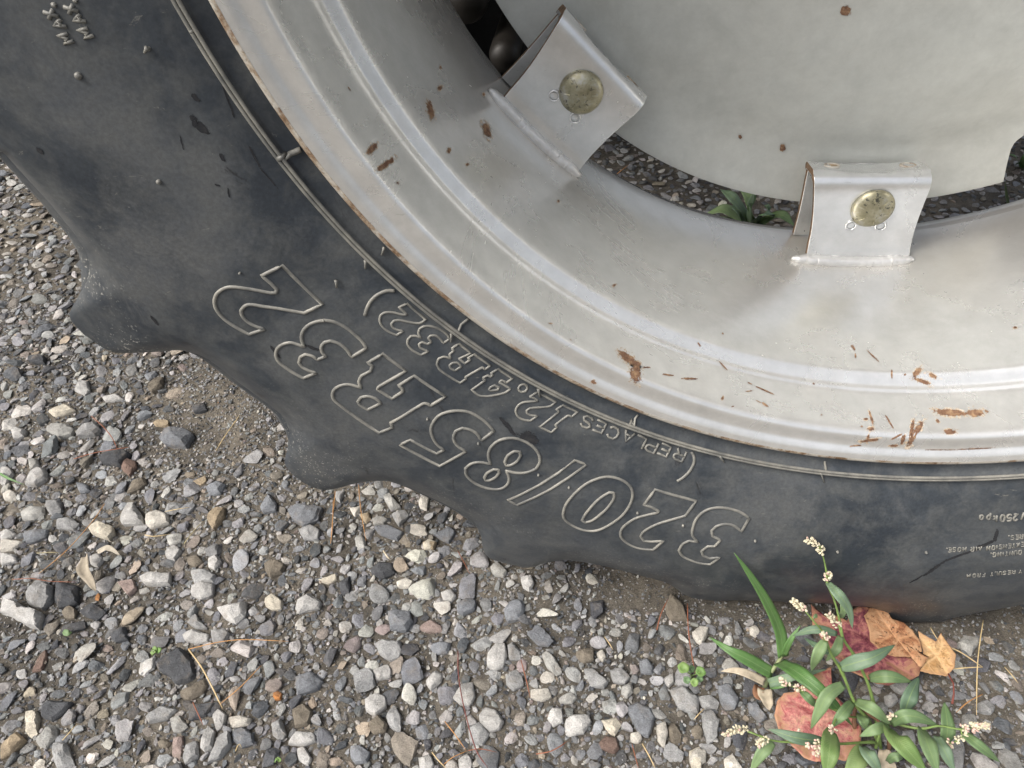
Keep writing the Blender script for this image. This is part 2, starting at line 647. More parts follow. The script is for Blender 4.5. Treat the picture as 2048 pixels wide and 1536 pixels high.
tyre = mesh_obj('tyre', V, F.tolist(), M_RUB, wheel, True, 50)
rr_ = np.hypot(V[:, 0], V[:, 2] - HUB)
at = tyre.data.attributes.new('shoulder', 'FLOAT', 'POINT')
at.data.foreach_set('value', np.clip((rr_ - .565) / .06, 0, 1).astype(np.float32))
tyre['label'] = 'black rubber tyre with raised size lettering and chunky lugs'

RIM = [(.4275, .016), (.4325, .010), (.4342, .0055), (.4346, .0030), (.4340, .0010), (.4328, -.0002), (.4312, -.0008), (.4299, -.0005)]
RIM_FACE = [(.4300, -.0004), (.4283, .0002), (.4262, .0010), (.4240, .0024), (.4215, .0044), (.4180, .0056), (.4140, .0064), (.4112, .0076), (.4096, .0100), (.4086, .0140), (.4077, .0210),
            (.4062, .0300), (.4050, .0390), (.4040, .0455), (.4026, .0480), (.4020, .0496), (.4012, .0514), (.3995, .0530), (.3965, .0555), (.3945, .0580), (.3936, .0615),
            (.3933, .070), (.3936, .10), (.3942, .15), (.3946, .20), (.3946, .2460), (.3960, .2485), (.4000, .2500), (.4060, .255), (.4070, .275), (.4250, .286), (.4320, .292)]


def lathe(name, prof, mat, parent, n=720, sharp=60):
    th = np.radians(np.linspace(-180, 180, n, endpoint=False))
    V = np.concatenate([np.stack([r * np.sin(th), np.full(n, y), HUB - r * np.cos(th)], 1) for r, y in prof])
    j = np.arange(n)
    jn = (j + 1) % n
    F = np.concatenate([np.stack([i * n + j, i * n + jn, (i + 1) * n + jn, (i + 1) * n + j], 1) for i in range(len(prof) - 1)])
    return mesh_obj(name, V, F.tolist(), mat, parent, True, sharp)


def refine(prof, m=3):
    P = smooth_line(prof, False, m, 55)
    return [tuple(p) for p in P]


for rr_, yy_, w_ in ((.4471, -.0012, .0011), (.4496, -.0014, .0011)):
    lathe('moulded_ridge', [(rr_ + w_ * math.cos(q), yy_ - .0006 - w_ * math.sin(q)) for q in np.linspace(-.6, 3.74, 8)], M_LET, tyre)
rim = lathe('rim', refine(RIM_FACE), M_RIM, wheel)
at = rim.data.attributes.new('mud', 'FLOAT', 'POINT')
at.data.foreach_set('value', np.array([min(1, max(0, (v_.co.y - .10) / .15)) for v_ in rim.data.vertices], np.float32))
rim['label'] = 'silver painted steel rim with rust scratches'
lathe('rusty_rim_edge', RIM, M_LIP, rim, 720)
rp = np.array(RIM_FACE[::-1])


def rim_at(p):
    """(r, theta, y) of the rim surface seen at pixel p: walk the ray until it meets the lathe profile."""
    best = None
    for k in range(len(RIM_FACE) - 7):
        (r0, y0), (r1, y1) = RIM_FACE[k], RIM_FACE[k + 1]
        a, b = polar(on_plane(p, y0))[0] - r0, polar(on_plane(p, y1))[0] - r1
        if a * b <= 0:
            t = a / (a - b) if a != b else 0
            y = y0 + (y1 - y0) * t
            r, th = polar(on_plane(p, y))
            if best is None or y < best[2]:
                best = (r, th, y)
    return best


def rim_norm(y):
    k = max(i for i in range(len(RIM_FACE) - 1) if RIM_FACE[i][1] <= y or i == 0)
    (r0, y0), (r1, y1) = RIM_FACE[k], RIM_FACE[min(k + 1, len(RIM_FACE) - 1)]
    L = math.hypot(r1 - r0, y1 - y0)
    return -(y1 - y0) / L, (r1 - r0) / L                                  # (d r, d y) towards the camera side / hub


def patch(pts3, cover, parent, mat, name):
    """Irregular flake: rings from its centre line outwards."""
    n = len(pts3[0])
    V, F, C = [], [], []
    for i, ring in enumerate(pts3):
        V += ring
        C += [cover[i]] * n
    for i in range(len(pts3) - 1):
        for j in range(n):
            F.append((i * n + j, i * n + (j + 1) % n, (i + 1) * n + (j + 1) % n, (i + 1) * n + j))
    F.append(tuple(range(n - 1, -1, -1)))
    o = mesh_obj(name, V, F, mat, parent, False)
    at = o.data.attributes.new('cover', 'FLOAT', 'POINT')
    at.data.foreach_set('value', np.array(C, np.float32))
    return o


def rim_patch(a, b, w, seed, mat=None, grow=1.0, cover=(.95, .8, .52, .12), lift=.00035, name='rust_patch'):
    r = random.Random(seed)
    a, b = np.array(a), np.array(b)
    d = b - a
    L = np.linalg.norm(d)
    u = d / L if L > .5 else np.array([1., 0])
    nrm = np.array([-u[1], u[0]])
    c, L = (a + b) / 2, max(L, w * .8)
    rings = []
    ph = r.random() * 6
    for s in (.35 * grow, .72 * grow, 1.0 * grow, 1.35 * grow):
        ring = []
        for k in range(14):
            q = 6.28319 * k / 14
            e = 1 + .25 * math.sin(2 * q + ph) + r.uniform(-.16, .16)
            e2 = abs(math.cos(q)) ** .8 * (1 if math.cos(q) > 0 else -1)
            pp = c + u * e2 * (L / 2 + w * .15) * s + nrm * math.sin(q) * w / 2 * e * s
            hit = rim_at(pp)
            if hit is None:
                return None
            rr, th, y = hit
            dr, dy = rim_norm(y)
            ring.append(wheel_pt(rr + dr * lift, th, y + dy * lift))
        rings.append(ring)
    return patch(rings, cover, rim, mat or M_RUST, name)


RUST = [('Q', '575 225 690 315', 50), ('Q', '660 300 735 330', 40), ('Q', '685 340 712 460', 70), ('Q', '760 347 815 350', 15), ('Q', '925 405 1010 415', 15),
        ('Q', '1070 438 1200 445', 14), ('Q', '1385 300 1450 370', 9), ('Q', '1213 145 1230 175', 14), ('Q', '1408 70 1420 76', 16), ('Q', '1620 470 1650 487', 9),
        ('Q', '1680 500 1840 575', 10), ('Q', '1600 545 1660 540', 9), ('Q', '1740 635 1780 670', 16), ('Q', '1690 620 1730 640', 8), ('Q', '1485 672 1505 665', 14),
        ('Q', '1405 595 1415 605', 20), ('Q', '165 115 172 128', 9), ('Q', '345 455 365 480', 26), ('S', '963 370 965 445', 16), ('S', '1065 405 1078 408', 16),
        ('S', '1195 355 1140 430', 34), ('S', '1140 435 1262 478', 36), ('S', '1255 400 1338 430', 22), ('S', '1310 712 1580 725', 40), ('S', '1590 715 1705 725', 45),
        ('S', '1620 745 1665 748', 20), ('S', '1725 703 1758 715', 16), ('S', '635 165 660 205', 16), ('S', '663 235 670 270', 14), ('S', '765 212 850 295', 10),
        ('S', '785 720 810 815', 18), ('S', '910 740 980 850', 11), ('S', '712 832 726 832', 14), ('S', '765 850 815 856', 24), ('S', '740 770 765 772', 18),
        ('S', '1147 780 1105 960', 26), ('S', '1205 810 1105 970', 50), ('S', '950 940 1060 888', 12), ('S', '1070 900 1038 970', 26), ('S', '725 950 850 935', 22),
        ('S', '775 905 760 955', 22), ('S', '1395 872 1485 880', 38), ('S', '1340 775 1340 800', 20), ('S', '955 988 1010 984', 20), ('S', '620 992 700 986', 12),
        ('S', '1250 1022 1500 1022', 9), ('S', '1500 1020 1800 1004', 8), ('S', '318 478 330 485', 16), ('S', '1965 18 1985 24', 18), ('S', '385 737 392 739', 12),
        ('T', '30 700 45 810', 34), ('T', '95 605 108 600', 26), ('T', '158 1015 164 1045', 18), ('T', '283 1122 292 1126', 16), ('T', '395 640 405 650', 14),
        ('T', '400 850 440 930', 44), ('T', '100 458 110 466', 14), ('T', '905 1370 915 1378', 14), ('U', '1850 1190 1785 1245', 40), ('U', '1985 1305 1875 1390', 46),
        ('U', '1622 715 1640 745', 10), ('U', '2020 1497 2030 1502', 18), ('F', '697 400 738 438', 13), ('G', '205 1472 225 1474', 22), ('M', '1625 1008 1655 1018', 14)]
M_STAIN = mat_rust('rust_stain')
for nd in M_STAIN.node_tree.nodes:
    if nd.type == 'VALTORGB' and len(nd.color_ramp.elements) == 3:
        for el, c_ in zip(nd.color_ramp.elements, ((.42, .31, .20, 1), (.52, .43, .33, 1), (.60, .54, .46, 1))):
            el.color = c_
for q, (z, s, w) in enumerate(RUST):
    a, b = px(z, s)
    if w * ZOOMS[z][2] > 4:
        rim_patch(a, b, w * ZOOMS[z][2] * 1.2, q, M_STAIN, 1.45, (.60, .50, .40, .05), .00018, 'rust_stain')
    rim_patch(a, b, w * ZOOMS[z][2] * 1.05, q)

# wheel disc: dished plate with ears
def disc_edge(deg):
    """Outer radius of the ear outline; three ears, a bay after each."""
    d = (deg + 98.6) % 120                                                # an ear ends at theta = 21.4 deg
    if d < 96:
        return .364
    return None


DISC_PROF = [(.0, .196), (.10, .198), (.20, .210), (.27, .232), (.305, .2465), (.320, .2500)]
NDs = 900
thd = np.linspace(-180, 180, NDs, endpoint=False)
dd = (thd + 98.6 + 240) % 120
Rd = np.full(NDs, .364)
x = (dd - 96.0 - .0) / 24                                                # bay from 0..1: edge straight in, then hollow
bay = dd >= 96 + 24 - 24
bayx = np.clip((dd - 98.6 + 2.6 - .0) / 21.4, 0, 1)
Dstart = (21.4 + 98.6) % 120                                             # = 0: the bay starts where dd wraps past 0
dd = (thd - 21.4) % 120
Rd = np.where(dd < 24, np.interp(dd, [0, .2, .25, 1.1, 2.4, 5, 9, 15, 19, 22, 23.6, 23.8, 24], [.364, .345, .337, .3265, .322, .312, .305, .305, .312, .322, .337, .350, .364]), .364)
Vd, Fd = [], []
fr = [(0, 0)]
rings = [('k', r, y) for r, y in refine(DISC_PROF, 4)[1:]] + [('e', .45, .2505), ('e', .8, .2505), ('e', .97, .2505), ('e', 1.0, .2512), ('e', 1.0, .2575), ('k', .31, .2575), ('k', .15, .215)]
tr = np.radians(thd)
for kind_, a_, y_ in rings:
    r = np.full(NDs, a_) if kind_ == 'k' else np.maximum(.3200, .3200 + (Rd - .3200) * a_)
    if kind_ == 'k' and a_ > .29:
        r = np.minimum(r, Rd - .001 if y_ < .252 else Rd)
    if kind_ == 'e':
        r = np.where(Rd < .3205, Rd - .0005 * (1 - a_), r)
    Vd.append(np.stack([r * np.sin(tr), np.full(NDs, y_), HUB - r * np.cos(tr)], 1))
Vd = np.concatenate(Vd)
j = np.arange(NDs)
jn = (j + 1) % NDs
Fd = np.concatenate([np.stack([i * NDs + j, (i + 1) * NDs + j, (i + 1) * NDs + jn, i * NDs + jn], 1) for i in range(len(rings) - 1)]).tolist()
Fd.append(tuple(range(NDs)))
disc = mesh_obj('wheel_disc', Vd, Fd, M_DISC, wheel, True, 35)
disc['label'] = 'pale grey dished wheel disc bolted behind the brackets'
for q, (p, s) in enumerate((((1690, 20), 11), ((1565, 295), 6), ((1795, 118), 4), ((1480, 273), 4))):
    r_ = random.Random(q + 90)
    rg = []
    for sc in (.35, .7, 1.0, 1.5):
        ring = []
        for kk in range(12):
            q_ = 6.28319 * kk / 12
            pp = (p[0] + math.cos(q_) * s * sc * r_.uniform(.8, 1.2) * (2.2 if q == 2 else 1), p[1] + math.sin(q_) * s * sc * r_.uniform(.8, 1.2))
            y = .25
            for _ in range(12):
                rr, t_ = polar(on_plane(pp, y))
                y = float(np.interp(rr, [a for a, b in DISC_PROF], [b for a, b in DISC_PROF]))
            ring.append(wheel_pt(rr, t_, y - .0009))
        rg.append(ring)
    patch(rg, (1.0, .85, .5, 0.0), disc, M_RUST, 'rust_spot')

# mounting brackets: bent plate welded to the rim, bolted through the disc
BR_PROF = [(.3915, .2470), (.3700, .2470), (.3450, .2470), (.3270, .2470), (.3205, .2455), (.3172, .2415), (.3152, .2360), (.3126, .2250), (.3106, .2170), (.3104, .2118), (.3122, .2075), (.3160, .2049), (.3220, .2038), (.3340, .2036), (.3500, .2036), (.3650, .2038), (.3740, .2042),
           (.3800, .2040), (.3850, .2030), (.3915, .2025)]


def bracket(theta, vis):
    hw0 = .0452
    P = refine(BR_PROF, 3)
    V, F = [], []
    nu = 15
    thick = .0055
    prof = []
    for i, (r, y) in enumerate(P):
        a, b = P[max(0, i - 1)], P[min(len(P) - 1, i + 1)]
        L = math.hypot(b[0] - a[0], b[1] - a[1])
        prof.append((r, y, -(b[1] - a[1]) / L, (b[0] - a[0]) / L))
    grid = []
    for side in (0, 1):
        for i, (r, y, nr_, ny_) in enumerate(prof):
            f = i / (len(prof) - 1)
            wob = 1.0 + (.018 * math.cos((r - .30) * 60) if y < .245 else 0)
            for u in range(nu):
                t = -1 + 2 * u / (nu - 1)
                t = math.copysign(min(abs(t), 1), t)
                x = t * hw0 * wob * (1 + .03 * math.cos((r - .30) * 42)) + (r - .34) * .10 * (y < .245)
                sag = .0016 * math.cos(t * 3.1) if r < .3175 and y > .213 else 0        # wavy inner lip
                rr, yy = r + sag, y
                if side:
                    rr, yy = rr + nr_ * thick, yy + ny_ * thick
                loc = (x, yy, -rr)
                c, s = math.cos(theta), math.sin(theta)
                V.append((loc[0] * c - loc[2] * s, loc[1], HUB + loc[0] * s + loc[2] * c))
    m = len(prof)
    for i in range(m - 1):
        for u in range(nu - 1):
            a = i * nu + u
            F.append((a, a + 1, a + nu + 1, a + nu))
            b = m * nu + a
            F.append((b, b + nu, b + nu + 1, b + 1))
        for u in (0, nu - 1):
            a, b = i * nu + u, m * nu + i * nu + u
            F.append((a, a + nu, b + nu, b) if u == 0 else (a, b, b + nu, a + nu))
    for i in (0, m - 1):
        for u in range(nu - 1):
            a, b = i * nu + u, m * nu + i * nu + u
            F.append((a, b, b + 1, a + 1) if i == 0 else (a, a + 1, b + 1, b))
    o = mesh_obj('mounting_bracket', V, F, M_BRK, wheel, True, 50)
    o.data.materials.append(M_EDGE)
    for pl in o.data.polygons:
        a_ = [vi % nu for vi in pl.vertices]
        if all(k_ == 0 for k_ in a_) or all(k_ == nu - 1 for k_ in a_):
            pl.material_index = 1
    bv = o.modifiers.new('round', 'BEVEL')
    bv.width, bv.segments, bv.limit_method, bv.angle_limit = .0010, 2, 'ANGLE', math.radians(60)

    def put(x, r, y):
        c, s = math.cos(theta), math.sin(theta)
        return (x * c + r * s, y, HUB + x * s - r * c)
    # weld bead along the foot
    w = MB()
    R = random.Random(int(theta * 1000))
    pts, rads = [], []
    ph_ = R.uniform(0, 50)
    for k in range(120):
        t = -1 + 2 * k / 119
        x = t * .0530
        n1, n2 = noise.noise(Vector((k * .16 + ph_, 0, 0))), noise.noise(Vector((k * .27 + ph_, 5, 0)))
        pts.append(put(x, .3922 - x * x / (2 * .392) + .0006, .2005 + .0012 * n1 + .0006 * n2))
        rads.append(.0052 * (1 - .75 * abs(t) ** 8) * (1 + .14 * n1 + .09 * n2))
    w.tube(pts, rads, 12)
    w.build('weld_bead', M_WELD, o)
    # domed bolt head
    bx, brr = vis
    hb = MB()
    nb = 40
    prof_b = [(.0172, .0), (.0176, .0012), (.0172, .0026), (.0150, .0046), (.0115, .0063), (.0070, .0075), (.0030, .0080)]
    vv = []
    for (rad, hgt) in prof_b:
        for k in range(nb):
            q = 6.28319 * k / nb
            vv.append(put(bx + rad * math.cos(q), brr + rad * math.sin(q), .2032 - hgt))
    ff = [(i * nb + k, i * nb + (k + 1) % nb, (i + 1) * nb + (k + 1) % nb, (i + 1) * nb + k) for i in range(len(prof_b) - 1) for k in range(nb)]
    ff.append(tuple((len(prof_b) - 1) * nb + k for k in range(nb)))
    hb.add(vv, ff)
    for k in range(6):                                                    # raised grade marks
        q = 6.28319 * k / 6 + .3
        pp = [put(bx + rad * math.cos(q), brr + rad * math.sin(q), .2032 - hg) for rad, hg in ((.0085, .0073), (.0108, .0066), (.0132, .0055))]
        hb.tube(pp, .0008, 6)
    hb.build('bolt_head', M_ZINC, o, True, 45)
    # pressed rings beside the bolt and dimples on the inner lip
    for (dx, dr) in ((-.0128, .0175), (.0120, .0180)):
        d = MB()
        ring = [put(bx + dx + .0042 * math.cos(q), brr + dr + .0042 * math.sin(q), .2027) for q in np.linspace(0, 6.28319, 20, endpoint=False)]
        d.tube(ring, .0008, 6, closed=True)
        vv = [put(bx + dx, brr + dr, .2024)] + [put(bx + dx + .0028 * math.cos(q), brr + dr + .0028 * math.sin(q), .2028) for q in np.linspace(0, 6.28319, 14, endpoint=False)]
        d.add(vv, [(0, 1 + k, 1 + (k + 1) % 14) for k in range(14)])
        d.build('pressed_ring', M_BRK, o)
    for dx in (-.031, .031):
        d = MB()
        ring = [put(dx + .0058 * math.cos(q), .3126 + .0013 * math.sin(q), .2285 + .0056 * math.sin(q)) for q in np.linspace(0, 6.28319, 20, endpoint=False)]
        d.tube(ring, .0009, 6, closed=True)
        d.build('dimple', M_LIP, o)
        d = MB()
        d.add([put(dx, .3129, .2285)] + [put(dx + .0052 * math.cos(q), .3127 + .0012 * math.sin(q), .2285 + .005 * math.sin(q)) for q in np.linspace(0, 6.28319, 14, endpoint=False)],
              [(0, 1 + (k + 1) % 14, 1 + k) for k in range(14)])
        d.build('dimple_cup', M_TAN, o)
    return o


for q in range(8):
    th_ = math.radians(.9 + 46.4 * (q if q < 5 else q - 8) * (-1)) if q in (0, 1) else math.radians(.9 - 45 * q)
    bracket(th_, (.0035, .3385) if q == 0 else (.0005, .3400))

# ------------------------------------------------------------------ raised lettering on the tyre
def strokes(name, polys, rad=.00125, closed=True, step=4, mat=M_LET, corner=38):
    m = MB()
    for P in polys:
        L = [tyre_at(p) for p in P]
        L = [(r, th * .55) for r, th in L]                               # nearly isometric chart
        S = smooth_line(L, closed, step, corner)
        pts = [tyre_pt(r, a / .55, -.0002) for r, a in S]
        if closed:
            m.tube(pts, rad, 7, closed=True)
        else:
            m.tube(pts, rad, 7)
    o = m.build(name, mat, tyre)
    return o


GLYPHS = [
    ('K', ['560 105, 835 370, 710 430, 540 400, 430 385, 350 372, 310 380, 280 412, 288 448, 325 490, 380 520, 440 540, 335 575, 250 530, 170 475, 120 420, 100 370, 108 310, 150 270, 205 252, 285 258, 390 275, 480 292, 518 292, 525 270, 480 225, 420 175']),
    ('K', ['1135 670, 1035 730, 1000 680, 950 640, 890 620, 850 630, 828 660, 835 700, 858 725, 800 748, 770 725, 720 712, 685 730, 675 770, 700 800, 750 825, 795 838, 705 875, 640 840, 580 800, 535 760, 518 715, 530 670, 570 642, 620 632, 670 645, 710 660, 692 600, 705 550, 745 510, 800 488, 870 482, 940 500, 1010 540, 1070 590, 1110 630']),
    ('K', ['1245 708, 1405 825, 1225 930, 1210 950, 1310 1015, 1385 965, 1378 945, 1355 925, 1460 858, 1675 1000, 1575 1062, 1545 1048, 1520 1050, 1300 1180, 1315 1210, 1220 1248, 930 1040, 905 1000, 915 955, 960 925, 1020 918, 1100 940, 1085 900, 1100 860, 1165 825, 1175 790, 1145 770', '1145 1090, 1235 1045, 1200 1015, 1150 998, 1100 1005, 1078 1035, 1095 1060']),
    ('K', ['1365 1330, 1435 1295, 1615 1390, 1665 1365, 1620 1330, 1585 1270, 1578 1210, 1610 1150, 1660 1115, 1740 1098, 1830 1105, 1910 1145, 1970 1195, 2005 1235, 1920 1300, 1890 1255, 1840 1225, 1790 1215, 1745 1235, 1730 1280, 1750 1330, 1815 1375, 1635 1475']),
    ('L', ['260 475, 245 420, 260 370, 310 325, 380 308, 450 318, 520 355, 565 405, 575 460, 550 505, 490 528, 420 530, 360 515, 378 560, 370 600, 330 630, 280 635, 210 620, 150 590, 105 545, 100 500, 140 470, 200 462', '350 460, 370 420, 410 392, 445 395, 452 420, 430 455, 390 480, 360 482', '222 560, 240 530, 280 508, 310 510, 315 530, 290 560, 250 580, 228 578']),
    ('L', ['800 450, 872 478, 430 735, 370 705']),
    ('L', ['725 790, 750 720, 810 650, 890 590, 980 558, 1060 562, 1130 595, 1165 640, 1165 700, 1130 770, 1070 830, 990 880, 920 902, 850 895, 780 865, 735 830', '845 835, 870 790, 920 730, 970 685, 1020 655, 1048 658, 1050 690, 1020 740, 970 790, 910 835, 865 848']),
    ('L', ['1310 638, 1575 710, 1505 805, 1400 835, 1310 865, 1240 905, 1220 935, 1240 965, 1290 970, 1365 965, 1300 1022, 1220 1015, 1150 990, 1100 950, 1092 910, 1115 870, 1180 825, 1260 800, 1330 785, 1335 775, 1290 750, 1240 735']),
    ('L', ['1915 820, 1865 905, 1820 870, 1770 858, 1710 870, 1675 900, 1680 935, 1730 960, 1695 1000, 1650 1000, 1610 1030, 1620 1060, 1660 1078, 1725 1070, 1665 1115, 1600 1108, 1530 1085, 1485 1060, 1465 1025, 1490 985, 1530 965, 1585 972, 1552 930, 1555 880, 1580 820, 1630 775, 1690 755, 1760 755, 1840 775, 1880 795']),
]
for z, polys in GLYPHS:
    strokes('raised_digit', [px(z, s) for s in polys], .00128)
SMALL = [
    ('M', ['465 850, 622 980, 570 1010, 480 1000, 400 985, 360 990, 338 1015, 350 1045, 390 1065, 435 1075, 380 1108, 310 1075, 260 1030, 242 985, 250 945, 280 925, 340 920, 430 940, 465 938, 440 915, 400 880']),
    ('M', ['815 1140, 765 1172, 740 1140, 700 1112, 660 1112, 640 1130, 665 1165, 635 1180, 590 1165, 565 1180, 575 1210, 640 1240, 580 1270, 510 1230, 470 1180, 475 1140, 500 1115, 540 1115, 580 1130, 560 1090, 570 1055, 610 1035, 680 1040, 750 1070, 800 1110']),
    ('M', ['890 1178, 990 1255, 892 1300, 940 1340, 985 1310, 965 1295, 1015 1265, 1150 1358, 1105 1388, 1085 1370, 945 1450, 950 1465, 900 1500, 740 1395, 710 1345, 725 1300, 770 1285, 825 1300, 815 1265, 850 1235, 835 1215', '860 1398, 912 1365, 880 1335, 840 1335, 815 1355, 825 1380']),
    ('N', ['610 245, 800 368, 715 420, 690 400, 660 390, 628 412, 775 498, 690 552, 400 590, 275 510, 455 385, 425 372, 430 350, 490 325, 515 345, 548 320, 522 300', '500 505, 520 475, 570 452, 625 480, 610 510, 560 518, 515 520']),
    ('N', ['875 490, 895 455, 940 440, 980 455, 990 495, 965 530, 915 540, 885 520']),
    ('N', ['1115 540, 1355 668, 1275 722, 1030 745, 980 775, 985 810, 1030 835, 1115 845, 1030 905, 950 895, 880 860, 845 805, 845 755, 880 700, 940 670, 1120 655, 1115 640, 1060 610, 1020 600']),
    ('N', ['1440 708, 1635 795, 1555 855, 1525 840, 1500 845, 1345 960, 1370 990, 1295 1055, 1148 985, 1390 795, 1385 775, 1355 765']),
]
for z, polys in SMALL:
    strokes('raised_digit', [px(z, s) for s in polys], .00095)
for z, s in (('M', '365 745, 300 745, 240 768, 185 810, 145 870, 120 945'), ('Q', '1160 1040, 1180 1085, 1175 1140, 1140 1200, 1090 1250, 1040 1280')):
    strokes('raised_bracket', [px(z, s)], .0013, False)

# sans-serif stroke letters, in a box 1 wide and 1 high
SANS = {'A': ['0 0 .5 1 1 0', '.2 .38 .8 .38'], 'C': ['1 .8 .75 1 .25 1 0 .7 0 .3 .25 0 .75 0 1 .2'], 'E': ['1 1 0 1 0 0 1 0', '0 .5 .8 .5'], 'F': ['1 1 0 1 0 0', '0 .5 .8 .5'],
        'G': ['1 .8 .75 1 .25 1 0 .7 0 .3 .25 0 .75 0 1 .2 1 .45 .6 .45'], 'H': ['0 0 0 1', '1 0 1 1', '0 .5 1 .5'], 'I': ['.5 0 .5 1'], 'K': ['.1 0 .1 1', '.9 .6 .1 .25', '.4 .4 .95 0'],
        'L': ['0 1 0 0 1 0'], 'M': ['0 0 0 1 .5 .35 1 1 1 0'], 'N': ['0 0 0 1 1 0 1 1'], 'O': ['.25 0 0 .3 0 .7 .25 1 .75 1 1 .7 1 .3 .75 0 .25 0'],
        'P': ['0 0 0 1 .75 1 1 .85 1 .6 .75 .45 0 .45'], 'R': ['0 0 0 1 .75 1 1 .85 1 .62 .75 .48 0 .48', '.55 .48 1 0'], 'S': ['1 .82 .75 1 .25 1 0 .78 .2 .55 .8 .45 1 .22 .75 0 .25 0 0 .18'],
        'T': ['0 1 1 1', '.5 1 .5 0'], 'U': ['0 1 0 .3 .25 0 .75 0 1 .3 1 1'], 'X': ['0 0 1 1', '0 1 1 0'], 'Y': ['0 1 .5 .5 1 1', '.5 .5 .5 0'], '.': ['.4 0 .6 0 .6 .15 .4 .15 .4 0'],
        '2': ['0 .8 .25 1 .75 1 1 .75 .9 .5 0 0 1 0'], '5': ['1 1 .1 1 0 .55 .6 .6 1 .4 .95 .1 .6 0 .2 0 0 .15'], '0': ['.25 0 0 .3 0 .7 .25 1 .75 1 1 .7 1 .3 .75 0 .25 0'],
        'k': ['.1 0 .1 1', '.9 .65 .1 .25', '.4 .4 .95 0'], 'p': ['.1 -.3 .1 .7', '.1 .6 .5 .72 .9 .5 .9 .2 .5 0 .1 .1'], 'a': ['.9 .7 .9 0', '.9 .6 .5 .72 .1 .5 .1 .2 .5 0 .9 .1'], '/': ['.2 -.1 .8 1.05']}


def small_text(items, u, v, rad):
    """items: (character, pixel of its centre); u and v are the width and height of a letter as the photograph shows it."""
    for ch, p in items:
        m = MB()
        for s in SANS[ch]:
            v_ = [float(t) for t in s.split()]
            pts = [(p[0] + (v_[i] - .5) * u[0] + (v_[i + 1] - .5) * v[0], p[1] + (v_[i] - .5) * u[1] + (v_[i + 1] - .5) * v[1]) for i in range(0, len(v_), 2)]
            dense = []
            for a, b in zip(pts[:-1], pts[1:]):
                for t in (0, .5):
                    dense.append((a[0] + (b[0] - a[0]) * t, a[1] + (b[1] - a[1]) * t))
            dense.append(pts[-1])
            m.tube([tyre_pt(*tyre_at(q), .0001) for q in dense], rad, 6)
        m.build('raised_letter', M_LET, tyre)


small_text([(c, px('Q', s)[0]) for c, s in (('R', '1063 1062'), ('E', '935 1022'), ('P', '834 993'), ('L', '735 955'), ('A', '640 912'), ('C', '518 882'), ('E', '405 830'), ('S', '302 793'))], (-18, -8), (-10, 20), .0010)
small_text([('M', (132, 77)), ('A', (118, 48)), ('X', (102, 28)), ('.', (100, 12)), ('M', (172, 66)), ('A', (157, 38)), ('X', (142, 18)), ('.', (143, 3))], (-11.5, -14.5), (-19, 5), .0010)
small_text([('/', (2045, 1032)), ('2', (2031, 1034)), ('5', (2018, 1035)), ('0', (2005, 1036)), ('k', (1990, 1037)), ('p', (1977, 1036)), ('a', (1963, 1036))], (-8, .6), (-1, 12.5), .0008)
E_U, E_V = (-5.6, .7), (-.4, 8.2)
small_text([('R', (2043, 1073)), ('E', (2034, 1074)), ('S', (2025, 1075)), ('.', (2018, 1075))], E_U, E_V, .00055)
VZ = lambda t: [(c, (1788 + x * .12695, 980 + y * .12695)) for c, x, y in t]
small_text(VZ((('E', 2025, 855), ('X', 1955, 865), ('T', 1885, 872), ('E', 1820, 880), ('N', 1750, 887), ('S', 1680, 895), ('I', 1620, 902), ('O', 1565, 907),
            ('N', 1485, 913), ('A', 1355, 920), ('I', 1300, 923), ('R', 1235, 927), ('H', 1110, 930), ('O', 1030, 935), ('S', 950, 938), ('E', 880, 942), ('.', 835, 945))), E_U, E_V, .00055)
small_text(VZ((('O', 1985, 980), ('U', 1915, 987), ('N', 1845, 993), ('T', 1775, 1000), ('I', 1720, 1005), ('N', 1660, 1010), ('G', 1580, 1017), ('.', 1530, 1022))), E_U, E_V, .00055)
small_text(VZ((('Y', 1990, 1283), ('R', 1885, 1290), ('E', 1815, 1296), ('S', 1740, 1304), ('U', 1675, 1310), ('L', 1605, 1316), ('T', 1540, 1322), ('F', 1410, 1336),
            ('R', 1340, 1340), ('O', 1265, 1345), ('M', 1175, 1350))), E_U, (-.3, 6.5), .00045)

# vent nubs, rubber whiskers and mould seams
for p, s in (((157, 151), 4.2), ((318, 363), 3.2), ((298, 97), 2.2), ((384, 62), 3.0), ((1077, 949), 2.4), ((957, 886), 2.4), ((1138, 974), 2.4), ((1275, 1025), 2.4), ((1366, 1050), 2.4), ((1510, 1081), 2.4), ((1675, 1103), 2.4),
             ((1852, 1104), 2.6), ((648, 640), 1.8), ((855, 837), 2.0), ((480, 545), 1.5)):
    r, th = tyre_at(p)
    m = MB()
    m.tube([tyre_pt(r, th, -.001), tyre_pt(r, th, .0012), tyre_pt(r, th, .0019)], [.00045 * s, .00042 * s, .0002 * s], 10)
    m.build('rubber_nub', M_LET, tyre)
for a, b, s in (((733, 517), (731, 535), 1.0), ((674, 557), (674, 573), 1.0), ((770, 491), (764, 508), .9), ((904, 663), (902, 682), .9), ((1077, 773), (1080, 792), 1.0), ((1440, 909), (1448, 922), .9), ((298, 92), (291, 104), 1.0), ((1641, 943), (1648, 962), .6)):
    m = MB()
    pts = []
    for t in (0, .5, 1):
        r, th = tyre_at((a[0] + (b[0] - a[0]) * t, a[1] + (b[1] - a[1]) * t))
        pts.append(tyre_pt(r, th, .0012 + .001 * (1 - t)))
    m.tube(pts, [.0013 * s, .0008 * s, .0007 * s], 7)
    m.build('rubber_whisker', M_LET, tyre)
